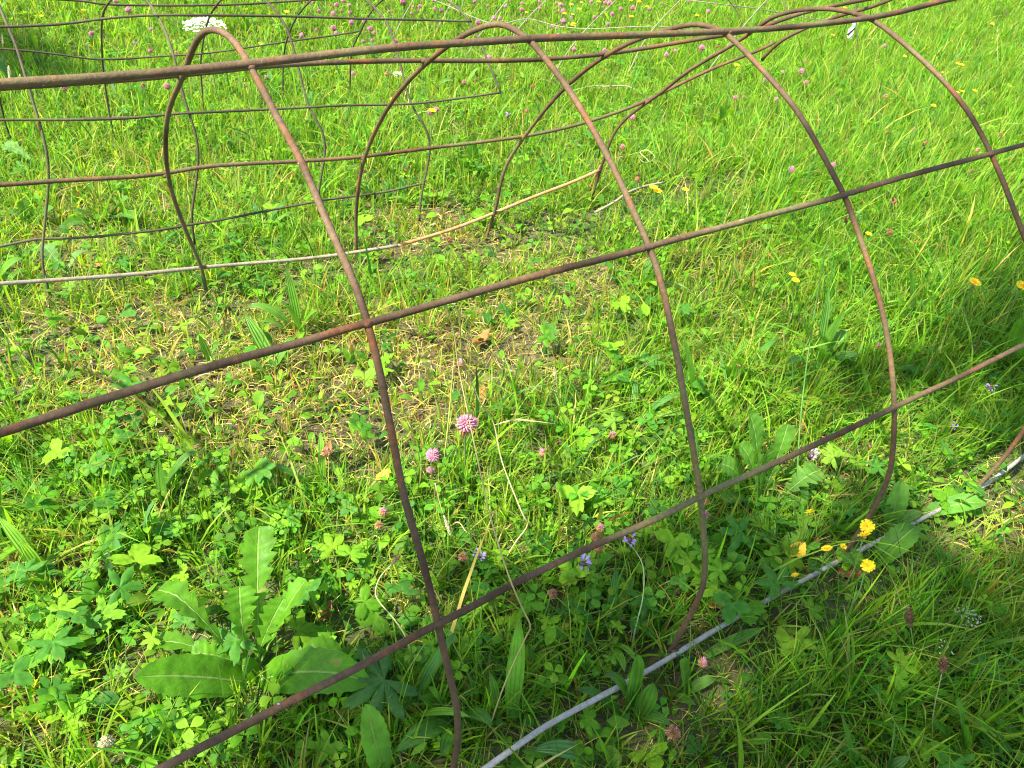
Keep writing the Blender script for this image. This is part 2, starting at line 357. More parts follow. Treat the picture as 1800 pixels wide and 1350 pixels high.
# ------------------------------------------------------------------ the wire tunnels
W = {
'H1':[(0.012,-0.442,-0.001),(0.014,-0.438,0.026),(0.019,-0.433,0.070),(0.020,-0.425,0.108),(0.014,-0.411,0.158),(0.012,-0.399,0.191),(0.012,-0.388,0.211),(0.011,-0.361,0.256),(0.009,-0.336,0.289),(0.010,-0.321,0.309),(0.013,-0.303,0.329),(0.016,-0.284,0.350),(0.020,-0.265,0.368),(0.022,-0.240,0.390),(0.022,-0.233,0.396),(0.023,-0.213,0.410),(0.022,-0.191,0.424),(0.022,-0.185,0.427),(0.021,-0.143,0.452),(0.022,-0.116,0.466),(0.020,-0.093,0.476),(0.020,-0.053,0.487),(0.024,0.003,0.495),(0.026,0.046,0.501),(0.024,0.079,0.501),(0.015,0.103,0.497),(0.010,0.122,0.481),(0.008,0.158,0.452),(0.008,0.201,0.414),(0.006,0.251,0.377),(0.002,0.299,0.331),(0.003,0.350,0.274),(0.005,0.394,0.207),(0.012,0.416,0.149),(0.018,0.422,0.110),(0.031,0.431,0.041),(0.039,0.436,0.009),(0.037,0.435,-0.062)],
'H2':[(0.293,-0.437,-0.002),(0.301,-0.433,0.047),(0.305,-0.433,0.098),(0.305,-0.424,0.128),(0.300,-0.406,0.175),(0.299,-0.386,0.213),(0.297,-0.360,0.252),(0.297,-0.328,0.299),(0.298,-0.303,0.329),(0.300,-0.279,0.356),(0.302,-0.263,0.372),(0.303,-0.241,0.391),(0.302,-0.229,0.400),(0.302,-0.208,0.415),(0.302,-0.181,0.432),(0.302,-0.153,0.447),(0.302,-0.115,0.466),(0.302,-0.084,0.479),(0.303,-0.054,0.489),(0.303,-0.013,0.498),(0.305,0.004,0.499),(0.305,0.034,0.500),(0.304,0.055,0.497),(0.300,0.078,0.487),(0.299,0.114,0.466),(0.297,0.143,0.445),(0.302,0.221,0.390),(0.304,0.292,0.326),(0.306,0.343,0.271),(0.304,0.385,0.213),(0.301,0.408,0.164),(0.298,0.423,0.111),(0.299,0.434,0.051),(0.307,0.451,-0.036),(0.296,0.425,-0.082)],
'H3':[(0.584,-0.440,-0.002),(0.588,-0.439,0.029),(0.591,-0.437,0.072),(0.594,-0.434,0.112),(0.593,-0.425,0.145),(0.592,-0.411,0.179),(0.591,-0.393,0.215),(0.590,-0.374,0.246),(0.589,-0.349,0.280),(0.588,-0.320,0.315),(0.586,-0.285,0.348),(0.586,-0.257,0.372),(0.586,-0.235,0.390),(0.585,-0.225,0.397),(0.584,-0.201,0.412),(0.584,-0.168,0.432),(0.584,-0.135,0.449),(0.583,-0.101,0.461),(0.583,-0.064,0.473),(0.584,-0.014,0.485),(0.585,0.006,0.486),(0.587,0.032,0.483),(0.589,0.058,0.476),(0.588,0.079,0.465),(0.590,0.124,0.441),(0.590,0.162,0.418),(0.593,0.221,0.374),(0.594,0.283,0.315),(0.598,0.332,0.260),(0.603,0.381,0.192),(0.599,0.403,0.155),(0.588,0.425,0.105),(0.587,0.432,0.059),(0.590,0.438,-0.001),(0.570,0.441,-0.075)],
'H4':[(0.861,-0.453,-0.015),(0.872,-0.453,0.028),(0.878,-0.455,0.094),(0.878,-0.444,0.153),(0.881,-0.411,0.224),(0.880,-0.376,0.272),(0.877,-0.344,0.304),(0.872,-0.316,0.324),(0.872,-0.289,0.350),(0.871,-0.259,0.374),(0.870,-0.230,0.397),(0.869,-0.201,0.416),(0.869,-0.168,0.434),(0.868,-0.131,0.451),(0.866,-0.094,0.462),(0.866,-0.048,0.474),(0.868,-0.008,0.480),(0.870,0.009,0.480),(0.872,0.037,0.479),(0.872,0.068,0.473),(0.872,0.100,0.464),(0.871,0.131,0.452),(0.871,0.161,0.436),(0.871,0.178,0.421),(0.872,0.193,0.405),(0.875,0.221,0.376),(0.875,0.253,0.347),(0.874,0.287,0.316),(0.874,0.324,0.282),(0.874,0.357,0.238),(0.870,0.390,0.204),(0.858,0.425,0.160),(0.849,0.443,0.123),(0.851,0.449,0.079),(0.851,0.456,0.046),(0.853,0.461,0.021),(0.861,0.471,-0.009),(0.845,0.465,-0.060)],
'H5v':[(1.150,0.168,0.438),(1.151,0.194,0.419),(1.150,0.233,0.398),(1.149,0.266,0.377),(1.147,0.305,0.350),(1.145,0.337,0.323),(1.143,0.362,0.297),(1.146,0.382,0.261)],
'bD':[(-0.308,-0.493,0.062),(0.037,-0.450,0.024),(0.073,-0.446,0.020),(0.112,-0.441,0.016),(0.153,-0.441,0.011),(0.196,-0.441,0.005),(0.248,-0.441,0.000),(0.306,-0.439,-0.004),(0.381,-0.438,-0.004),(0.459,-0.440,-0.004),(0.526,-0.441,-0.004),(0.583,-0.443,-0.004),(0.633,-0.445,-0.005),(0.711,-0.448,-0.006),(0.754,-0.450,-0.008),(0.839,-0.453,-0.010),(0.911,-0.453,-0.010),(0.999,-0.445,-0.008),(1.199,-0.435,-0.005)],
'bC':[(-0.553,-0.414,0.203),(-0.203,-0.397,0.204),(-0.169,-0.395,0.204),(-0.143,-0.394,0.204),(-0.115,-0.393,0.205),(-0.070,-0.392,0.205),(-0.023,-0.391,0.206),(0.013,-0.389,0.207),(0.046,-0.388,0.207),(0.084,-0.386,0.208),(0.123,-0.386,0.208),(0.165,-0.385,0.208),(0.207,-0.387,0.207),(0.253,-0.388,0.207),(0.301,-0.387,0.209),(0.352,-0.388,0.208),(0.431,-0.391,0.211),(0.519,-0.393,0.213),(0.590,-0.393,0.214),(0.651,-0.394,0.217),(0.719,-0.398,0.221),(0.775,-0.398,0.225),(0.836,-0.399,0.227),(1.036,-0.401,0.238)],
'bB':[(-0.574,-0.254,0.382),(-0.224,-0.240,0.389),(-0.192,-0.238,0.389),(-0.158,-0.237,0.390),(-0.122,-0.236,0.392),(-0.084,-0.235,0.392),(-0.043,-0.235,0.392),(-0.001,-0.235,0.393),(0.021,-0.235,0.393),(0.048,-0.235,0.393),(0.098,-0.234,0.395),(0.153,-0.234,0.396),(0.211,-0.234,0.396),(0.270,-0.235,0.395),(0.302,-0.234,0.395),(0.345,-0.234,0.395),(0.421,-0.234,0.395),(0.492,-0.233,0.394),(0.585,-0.231,0.392),(0.653,-0.230,0.394),(0.741,-0.230,0.395),(0.819,-0.230,0.395),(0.870,-0.230,0.396),(0.946,-0.230,0.396),(1.146,-0.230,0.399)],
'bA':[(-0.512,0.025,0.502),(-0.163,0.011,0.498),(-0.105,0.009,0.496),(-0.042,0.007,0.496),(0.024,0.004,0.496),(0.104,0.002,0.500),(0.178,-0.001,0.502),(0.259,-0.004,0.500),(0.308,-0.005,0.499),(0.401,-0.006,0.495),(0.509,-0.005,0.489),(0.589,-0.005,0.486),(0.674,-0.004,0.483),(0.764,-0.004,0.481),(0.875,0.001,0.481),(0.952,0.004,0.486),(1.064,0.013,0.492),(1.263,0.026,0.504)],
'bE':[(-0.511,0.199,0.430),(-0.161,0.204,0.416),(-0.081,0.205,0.413),(0.007,0.207,0.410),(0.084,0.209,0.411),(0.134,0.210,0.409),(0.189,0.210,0.406),(0.297,0.211,0.398),(0.386,0.210,0.389),(0.462,0.211,0.383),(0.527,0.212,0.380),(0.586,0.213,0.379),(0.664,0.211,0.382),(0.737,0.209,0.386),(0.792,0.206,0.390),(0.851,0.202,0.393),(0.915,0.204,0.401),(0.974,0.205,0.411),(1.016,0.205,0.417),(1.086,0.205,0.422),(1.154,0.202,0.428),(1.353,0.197,0.443)],
'bF':[(-0.540,0.395,0.258),(-0.192,0.397,0.219),(-0.129,0.398,0.214),(-0.062,0.398,0.205),(0.003,0.399,0.199),(0.048,0.402,0.201),(0.106,0.403,0.196),(0.191,0.404,0.185),(0.264,0.404,0.178),(0.301,0.404,0.176),(0.402,0.402,0.173),(0.509,0.398,0.172),(0.597,0.394,0.171),(0.693,0.389,0.177),(0.794,0.388,0.189),(0.870,0.390,0.204),(0.959,0.397,0.226),(1.063,0.405,0.249),(1.156,0.405,0.266),(1.203,0.409,0.278)],
'bG':[(-0.575,0.403,0.134),(-0.232,0.420,0.065),(-0.150,0.424,0.048),(-0.059,0.429,0.030),(0.040,0.435,0.014),(0.124,0.442,-0.004),(0.215,0.449,-0.022),(0.308,0.452,-0.033),(0.388,0.446,-0.034),(0.466,0.440,-0.024),(0.525,0.437,-0.014),(0.587,0.437,-0.002),(0.697,0.446,0.013),(0.769,0.450,0.019),(0.852,0.459,0.032)],
'th0':[(-0.178,0.519,0.017),(-0.170,0.531,0.038),(-0.161,0.539,0.060),(-0.138,0.546,0.121),(-0.127,0.549,0.157),(-0.122,0.558,0.194),(-0.122,0.570,0.222),(-0.121,0.599,0.266),(-0.118,0.629,0.298),(-0.122,0.666,0.317),(-0.123,0.720,0.323),(-0.123,0.765,0.353)],
'th1':[(0.054,0.549,0.038),(0.065,0.551,0.069),(0.080,0.553,0.120),(0.090,0.557,0.165),(0.083,0.571,0.206),(0.081,0.589,0.237),(0.086,0.623,0.278),(0.085,0.648,0.299),(0.084,0.682,0.314),(0.081,0.732,0.323)],
'th2':[(0.278,0.555,0.046),(0.292,0.554,0.091),(0.301,0.555,0.139),(0.288,0.564,0.168),(0.276,0.575,0.188),(0.277,0.597,0.227),(0.277,0.625,0.261),(0.280,0.653,0.286),(0.278,0.683,0.301),(0.273,0.746,0.308)],
'th3':[(0.480,0.543,-0.004),(0.494,0.552,0.035),(0.509,0.551,0.103),(0.492,0.563,0.136),(0.469,0.582,0.168),(0.470,0.599,0.203),(0.468,0.634,0.247),(0.470,0.659,0.270),(0.470,0.686,0.283),(0.470,0.752,0.289),(0.469,0.776,0.289)],
'th4':[(0.671,0.588,0.164),(0.661,0.618,0.201),(0.656,0.653,0.235),(0.659,0.701,0.261),(0.668,0.769,0.263),(0.668,0.814,0.266)],
'tk1':[(0.068,0.954,0.255),(0.056,1.010,0.228),(0.055,1.077,0.181),(0.055,1.131,0.134),(0.052,1.183,0.062),(0.050,1.197,0.028),(0.048,1.214,-0.029),(0.045,1.222,-0.092)],
'tk2':[(0.263,0.974,0.238),(0.259,1.063,0.187),(0.259,1.117,0.141),(0.256,1.186,0.056),(0.255,1.201,0.028),(0.254,1.214,-0.013),(0.254,1.228,-0.070)],
'tk3':[(0.459,1.024,0.212),(0.455,1.114,0.146),(0.452,1.157,0.101),(0.450,1.195,0.049),(0.450,1.213,0.009),(0.451,1.241,-0.102)],
'tk4':[(0.646,1.089,0.182),(0.641,1.155,0.117),(0.642,1.191,0.069),(0.632,1.215,0.034),(0.632,1.226,0.009),(0.635,1.238,-0.032),(0.638,1.251,-0.085)],
'tk0':[(-0.155,1.200,0.012),(-0.156,1.210,-0.028),(-0.158,1.216,-0.058),(-0.158,1.217,-0.084)],
'tL1':[(0.003,1.024,0.236),(0.031,1.024,0.229),(0.061,1.024,0.223),(0.124,1.026,0.218),(0.194,1.027,0.213),(0.305,1.032,0.207),(0.393,1.035,0.206),(0.485,1.039,0.205)],
'tL2':[(-0.131,0.668,0.317),(-0.103,0.669,0.315),(-0.067,0.671,0.313),(-0.028,0.673,0.315),(0.004,0.675,0.317),(0.044,0.678,0.317),(0.083,0.680,0.316),(0.160,0.681,0.310),(0.278,0.684,0.300),(0.386,0.686,0.289),(0.471,0.687,0.281),(0.569,0.690,0.272),(0.654,0.691,0.264)],
'tL3':[(-0.128,1.171,0.104),(-0.096,1.172,0.100),(-0.031,1.171,0.087),(0.009,1.169,0.077),(0.050,1.168,0.068),(0.118,1.171,0.065),(0.201,1.175,0.063),(0.253,1.176,0.060),(0.353,1.182,0.062),(0.454,1.189,0.067),(0.550,1.193,0.068),(0.649,1.200,0.073)],
'tL4':[(-0.168,0.566,0.229),(-0.122,0.567,0.223),(-0.083,0.567,0.218),(-0.017,0.567,0.211),(0.015,0.568,0.209),(0.048,0.570,0.208),(0.084,0.570,0.206),(0.142,0.571,0.200),(0.216,0.573,0.194),(0.275,0.574,0.189),(0.337,0.576,0.184),(0.401,0.576,0.178),(0.466,0.576,0.171),(0.527,0.578,0.168),(0.591,0.582,0.167),(0.669,0.585,0.166)],
'tL5':[(-0.170,1.220,-0.070),(-0.107,1.221,-0.077),(-0.038,1.221,-0.085),(0.045,1.223,-0.092),(0.099,1.222,-0.098)],
'tL5b':[(0.452,1.242,-0.099),(0.486,1.242,-0.104),(0.542,1.242,-0.113)],
'tL6':[(-0.219,0.540,0.059),(-0.180,0.543,0.060),(-0.160,0.543,0.058),(-0.126,0.541,0.051),(-0.065,0.541,0.044),(0.018,0.542,0.036),(0.053,0.544,0.037),(0.083,0.544,0.034),(0.157,0.548,0.033),(0.215,0.551,0.031),(0.276,0.554,0.030),(0.324,0.556,0.028),(0.419,0.556,0.020),(0.470,0.561,0.023),(0.500,0.562,0.020)],
}

def rough(P, amp, seed):
    r = np.random.default_rng(seed)
    n = len(P); k = max(4, n // 6)
    d = r.normal(0, amp, (k, 3)); t = np.linspace(0, k - 1, n)
    i = np.clip(t.astype(int), 0, k - 2); f = (t - i)[:, None]
    return P + d[i] * (1 - f) + d[i + 1] * f

def wire_part(name, pts, r, mat, parent, base, n=5, seed=0, label=None):
    P = catmull(pts, n)
    for _ in range(5):
        P[2:-2] = (P[:-4] + 2 * P[1:-3] + 3 * P[2:-2] + 2 * P[3:-1] + P[4:]) / 9
    P = rough(P, 0.0003, seed)
    V, F, F3 = tube(P - base, r, 10, wob=0.10)
    mb = MB(); mb.add(V, F, F3); o = mb.build(name, mat, parent)
    if label: o['label'] = label
    return o

R1 = 0.0031
def near_tunnel():
    base = np.array([0.6, 0.0, float(gz(0.6, 0))])
    t = empty('wire_tunnel', base, 'rusty brown arched wire mesh tunnel standing nearest, its bars crossing the whole picture', 'wire tunnel')
    xs = -0.36
    prof = [(-.4435, -.03), (-.3908, .2117), (-.2348, .3945), (-.006, .4925), (.2221, .3908), (.3918, .2047), (.44, -.05)]
    hoops = [[(xs, y, z) for y, z in prof], W['H1'], W['H2'], W['H3'], W['H4'],
             [(1.27, y, z) for y, z in prof[:3]] + [(1.25, -.006, .545), (1.19, .09, .515)] + W['H5v']]
    ins = np.array([0.6, 0.0, 0.05])
    for k, h in enumerate(hoops):
        h = [tuple(p) for p in h]
        if h[0][2] > -0.1 and k: h = [(h[0][0], h[0][1] + 0.004, h[0][2] - 0.03)] + h
        wire_part('hoop', h, R1, M['rust'], t, base, 4, k)
    # long bars are welded on the outside of the hoops
    for nme, mat, rr, lab in (('bA', 'rust', R1 * 1.18, 'thick top bar, brown with mossy grey bloom'), ('bB', 'rust', R1, None), ('bC', 'rust', R1, None),
                              ('bD', 'galv', R1 * .95, 'pale grey bar lying in the shaded grass'), ('bE', 'rust', R1, None), ('bF', 'rust', R1 * .95, None),
                              ('bG', 'rust_pale', R1 * .95, 'weathered pale bar near the ground at the back')):
        P = np.array(W[nme])
        if nme == 'bG':                                # the back bar rides on the grass roots, never in the soil
            for q in range(len(P)):
                if P[q, 2] < -.008:
                    d = CAM - P[q]; P[q] = P[q] + d * ((-.008 - P[q, 2]) / d[2])
        o = P - np.array([0, 0, 0.1]); o[:, 0] = 0; o /= np.linalg.norm(o, axis=1)[:, None]
        P = P + o * R1 * 0.9
        if nme == 'bG':
            # the far end is flaking bright orange: its own stretch of bar
            wire_part('long_bar', P[:9], rr, M[mat], t, base, 5, 20, lab)
            wire_part('rusty_bar_end', P[8:], rr * 1.05, M['rust_orange'], t, base, 5, 21, 'bright orange rusted end of the pale bar')
        else:
            wire_part('long_bar', P, rr, M[mat], t, base, 5, ord(nme[1]), lab)
    # weld lumps where the long bars cross the hoops
    for nme, j in (('bA', 3), ('bB', 2), ('bC', 1), ('bE', 4), ('bF', 5), ('bG', 6), ('bD', 0)):
        K = catmull(np.array(W[nme]), 6)
        if nme == 'bG': K[:, 2] = np.maximum(K[:, 2], -.008)
        for hn in ('H1', 'H2', 'H3', 'H4'):
            H = catmull(np.array(W[hn]), 6)
            D_ = np.linalg.norm(K[:, None] - H[None], axis=2); a_, b_ = np.unravel_index(np.argmin(D_), D_.shape)
            if D_[a_, b_] > .02: continue
            o_ = K[a_] - np.array([K[a_][0], 0, .1]); o_ /= np.linalg.norm(o_)
            m_ = (K[a_] + H[b_]) / 2 + o_ * R1 * .5
            dx = np.array([1, .2, 0]) * .0048
            v, f, f3 = tube(np.array([m_ - dx, m_ - dx * .5, m_, m_ + dx * .5, m_ + dx]) - base, np.array([.0012, .0034, .0040, .0034, .0012]), 8, wob=.5)
            mb = MB(); mb.add(v, f, f3); mb.build('weld', M['rust'], t)
    # short orange stub beside the last foot
    a = at(1054, 303, 0.03); b = at(1035, 337, 0.0)
    wire_part('wire_stub', [tuple(np.array(W['bG'][-1]) + [0, 0, .012]), tuple((np.array(W['bG'][-1]) + b) / 2 + [0, 0, .012]), tuple(b)], R1, M['rust_orange'], t, base, 3, 5)
    wire_part('wire_stub', [tuple(at(1056, 298, .04)), tuple(at(1051, 318, .03)), tuple(at(1040, 345, .015)), tuple(at(1032, 367, 0))], R1 * .9, M['rust'], t, base, 3, 6)
    # welds: small lumps where bars cross hoops
    return t
near_tunnel()

def far_tunnel():
    base = np.array([0.2, 0.9, float(gz(0.2, 0.9))])
    t = empty('wire_tunnel', base, 'smaller dark wire mesh tunnel of thin bars behind the near one, top left', 'wire tunnel')
    r = 0.0020
    prof_x = [-0.165, 0.04, 0.25, 0.455, 0.645]
    for k in range(5):
        f = [tuple(p) for p in W['th%d' % k]]; b = [tuple(p) for p in W['tk%d' % k]]
        f = [p for p in f if True]
        if k == 4:
            x, y, z = f[0]
            pts = f
        else:
            pts = [(f[0][0], f[0][1] - .003, f[0][2] - .05)] + f
        # over the top, above the frame
        a = np.array(pts[-1]); c = np.array(b[0])
        if k == 0:
            c = np.array([-0.15, 1.02, 0.23]); b = [tuple(c), (-.15, 1.17, .09)] + b
        top = (a + c) / 2 + np.array([0, 0, 0.035])
        x, y, z = b[-1]
        g = float(gz(x, y)) - 0.02
        pts = pts + [tuple(top)] + b + [(x, y + .004, min(z, g) - .02)]
        wire_part('hoop', pts, r, M['rust_dark'], t, base, 4, 40 + k)
    for nme in ('tL1', 'tL2', 'tL3', 'tL4', 'tL5', 'tL6'):
        P = [tuple(p) for p in W[nme]]
        q = np.array(P[0]) + (np.array(P[0]) - np.array(P[2])) / np.linalg.norm(np.array(P[0]) - np.array(P[2])) * 0.12
        if nme != 'tL1': P = [tuple(q)] + P
        if nme == 'tL1': P = [(-0.3, 1.0, .27)] + P + [(0.66, 1.05, 0.20)]
        P = [(p[0], p[1], p[2] + (0.012 if nme == 'tL5' else -.008 if nme == 'tL6' else 0.0)) for p in P]
        wire_part('long_bar', P, r, M['rust_dark'], t, base, 5, 60 + ord(nme[2]))
    return t
far_tunnel()

def wire_thing(name, label, cat, uvh, r, mat, group=None):
    P = [at(u, v, h) for u, v, h in uvh]
    base = P[0].copy(); base[2] = float(gz(base[0], base[1]))
    V, F, F3 = tube(catmull(P, 6) - base, r, 8, wob=.08)
    mb = MB(); mb.add(V, F, F3, c=(0.3, 0.27, 0.16))
    o = mb.build(name, mat); o.location = base.tolist()
    return tag(o, label, cat, group)

def loose_panel():
    """thin pale wire panel lying half collapsed in the clover beyond both tunnels"""
    base = at(950, 100); t = empty('collapsed_mesh', base, 'thin pale wire panel half collapsed among the pink clover beyond the tunnels', 'wire panel')
    def P(l): return [at(u, v, h) for u, v, h in l]
    cross = [[(690, 72, .01), (703, 40, .06), (727, 0, .13), (750, -40, .18)], [(760, 70, 0), (770, 45, .03), (790, 15, .08), (800, -20, .12)],
             [(817, 106, .01), (830, 77, .03), (867, 33, .09), (893, -3, .14), (920, -40, .19)],
             [(873, 127, .01), (892, 75, .06), (927, 30, .12), (965, -4, .17), (990, -30, .2)],
             [(958, 160, .0), (990, 100, .06), (1027, 52, .11), (1087, -3, .17), (1110, -30, .2)],
             [(1087, 157, .0), (1112, 115, .05), (1120, 93, .08), (1147, 48, .13), (1200, -3, .19), (1225, -30, .21)],
             [(1205, 185, .0), (1240, 130, .05), (1268, 93, .09), (1305, 47, .14), (1350, -3, .19), (1375, -30, .22)]]
    for k, c in enumerate(cross):
        wire_part('cross_wire', P(c), .0016, M['rust_pale'], t, base, 5, 80 + k)
    longs = [[(690, -20, .12), (767, 0, .10), (813, 23, .085), (850, 37, .075), (880, 46, .08), (925, 29, .11), (965, 44, .10), (1027, 52, .10), (1100, 47, .12), (1180, 46, .13), (1240, 60, .10)],
             [(1160, -8, .19), (1215, 1, .18), (1275, 8, .17), (1333, 15, .15), (1385, 26, .12), (1430, 34, .09), (1490, 39, .05)]]
    for k, c in enumerate(longs):
        wire_part('long_wire', P(c), .0015, M['rust_pale'], t, base, 6, 90 + k)
    return t
loose_panel()

wire_thing('broken_wire', 'short grey broken wire lying on the grass right of the orange rusted bar end', 'broken wire',
           [(1045, 374, .022), (1080, 355, .034), (1105, 338, .042), (1135, 327, .045), (1166, 321, .042)], .0026, M['rust_pale'])
wire_thing('thin_rod', 'thin dark curved rod dipping into the grass near the top, left of another rod', 'thin rod',
           [(1303, 62, 0), (1303, 40, .04), (1290, 12, .09), (1265, -15, .14)], .0022, M['rust_dark'])
wire_thing('thin_rod', 'thin dark upright rod behind the near tunnel top, between the curved rod and the tag', 'thin rod',
           [(1388, 100, -.01), (1386, 60, .06), (1382, 22, .12), (1372, -20, .18)], .0020, M['rust_dark'])
wire_thing('bent_twig', 'pale bent twig lying in the grass between the hoops of the near tunnel', 'twig',
           [(1005, 160, .02), (1038, 152, .03), (1065, 152, .04), (1098, 151, .045), (1120, 160, .03), (1145, 176, .015), (1165, 190, .005)], .0022, M['rust_pale'])

def hanging_tag():
    b = at(1510, 108)
    t = empty('plant_stake', b, 'thin dark stake with a crumpled white and blue tag, top right of the near hoops', 'plant stake')
    P = [at(1509, 106, 0), at(1507, 66, .07), at(1504, 20, .14), at(1500, -20, .2)]
    wire_part('stake', P, .0021, M['rust_dark'], t, b, 4, 3)
    def sheet(name, pts, c, thick=.0008):
        A = [at(u, v, h) - b for u, v, h in pts]
        A = np.array(A); n = len(A)
        nrm = np.cross(A[1] - A[0], A[2] - A[0]); nrm /= np.linalg.norm(nrm)
        A2 = A + nrm * thick
        V = np.vstack([A, A2, [A.mean(0) + nrm * .004], [A2.mean(0) + nrm * .004]])
        F3 = [(2 * n, (i + 1) % n, i) for i in range(n)] + [(2 * n + 1, n + i, n + (i + 1) % n) for i in range(n)]
        F4 = [(i, (i + 1) % n, n + (i + 1) % n, n + i) for i in range(n)]
        mb = MB(); mb.add(V, F4, F3, c=c); return mb.build(name, M['petal'], t)
    sheet('white_tag', [(1491, 52, .075), (1500, 44, .08), (1503, 47, .075), (1500, 60, .06), (1497, 70, .05), (1489, 66, .05)], (0.75, 0.78, 0.78))
    sheet('blue_tag', [(1500, 32, .10), (1506, 30, .10), (1508, 38, .09), (1503, 46, .08), (1498, 42, .08)], (0.35, 0.50, 0.72))
    sheet('dark_strip', [(1489, 60, .07), (1503, 48, .085), (1503, 51, .08), (1491, 64, .065)], (0.02, 0.02, 0.025))
hanging_tag()

# ------------------------------------------------------------------ zones of the meadow, as spots of the ground
DRY = [(470, 650, 300, 85, 1.1), (660, 690, 190, 100, 1.1), (560, 770, 150, 60, .8), (860, 620, 130, 60, .6), (180, 560, 200, 60, .45), (250, 330, 180, 60, .25), (780, 440, 160, 60, .5), (480, 770, 150, 60, .7),
       (120, 430, 120, 60, .6), (1010, 520, 120, 60, .7), (1780, 960, 60, 90, .9), (1260, 470, 120, 50, .45), (710, 1080, 90, 50, .8), (60, 1290, 90, 60, .6), (310, 1200, 150, 50, .4),
       (1440, 850, 120, 60, .5), (130, 690, 120, 50, .7), (760, 390, 80, 30, .6), (1300, 620, 120, 50, .35), (90, 1020, 160, 70, .35), (930, 640, 120, 60, .5)]
TALL = [(1600, 250, 330, 190, .8), (1650, 560, 220, 160, .8), (1300, 330, 200, 100, .35), (1600, 1180, 420, 170, .45), (880, 740, 130, 60, .6), (600, 560, 160, 60, .3),
        (1300, 750, 110, 90, .5), (520, 250, 200, 60, .3), (1350, 120, 200, 80, .3), (800, 1250, 200, 90, .4), (140, 200, 200, 40, .3)]
LEAFY = [(1350, 330, 260, 120, .45), (1650, 300, 200, 140, .3), (1050, 250, 200, 90, .4), (1500, 560, 200, 80, .4), (150, 1050, 300, 260, 1.0), (330, 930, 330, 110, .7), (900, 950, 300, 150, .8), (1150, 700, 280, 180, .4), (220, 600, 220, 80, .5), (1350, 1000, 220, 120, .9), (700, 330, 400, 130, .35), (700, 1200, 250, 120, .8),
         (1280, 210, 200, 90, .4), (1050, 600, 170, 110, .5), (550, 1150, 250, 150, .6), (1650, 900, 180, 100, .6), (1600, 1250, 250, 120, .3)]

CLEAR = [(430, 1150, 210, 95, 1.2), (1055, 300, 30, 20, 1)]
def clear_spots(uv):
    return np.clip(blob(uv, CLEAR), 0, 1)

def spread(n, power=1.6, rmax=9.0):
    """ground spots, dense near the camera and thinner far away; wider than the view so that it holds from other positions too"""
    base = np.array([CAM[0], CAM[1]])
    fwd = -ROT[:2, 2]; fwd = fwd / np.linalg.norm(fwd)
    th = np.arctan2(fwd[1], fwd[0]) + rng.uniform(-1.0, 1.0, n)
    k = rng.random(n)
    r = 0.02 + rmax * k ** power
    P = base[None] + r[:, None] * np.stack([np.cos(th), np.sin(th)], -1)
    return P, r

def uniform_spots(n, x0, x1, y0, y1):
    return np.stack([rng.uniform(x0, x1, n), rng.uniform(y0, y1, n)], -1)

def spots(n_in, n_out):
    """n_in spots over the ground in and just round the picture with even density in the photo's near part, n_out further out"""
    fwd = -ROT[:2, 2]; fwd = fwd / np.linalg.norm(fwd); rt = np.array([fwd[1], -fwd[0]])
    b = np.array([CAM[0], CAM[1]])
    # near and middle: depth 0.0 .. 4.6 m, half width grows
    # density per square metre falls with distance as 1/(0.8+d)
    d = np.empty(0); w = np.empty(0)
    while len(d) < n_in:
        dd = rng.uniform(0.05, 4.8, n_in * 3); ww = rng.uniform(-1, 1, n_in * 3) * 3.6
        half = 0.85 + 0.72 * dd
        keep = (np.abs(ww) < half) & (rng.random(n_in * 3) < 1.0 / (0.75 + 0.55 * dd))
        d = np.concatenate([d, dd[keep]]); w = np.concatenate([w, ww[keep]])
    d = d[:n_in]; w = w[:n_in]
    P = b[None] + d[:, None] * fwd[None] + w[:, None] * rt[None]
    Q = b[None] + rng.uniform(-1.5, 14, n_out)[:, None] * fwd[None] + rng.uniform(-8, 8, n_out)[:, None] * rt[None]
    return np.vstack([P, Q])

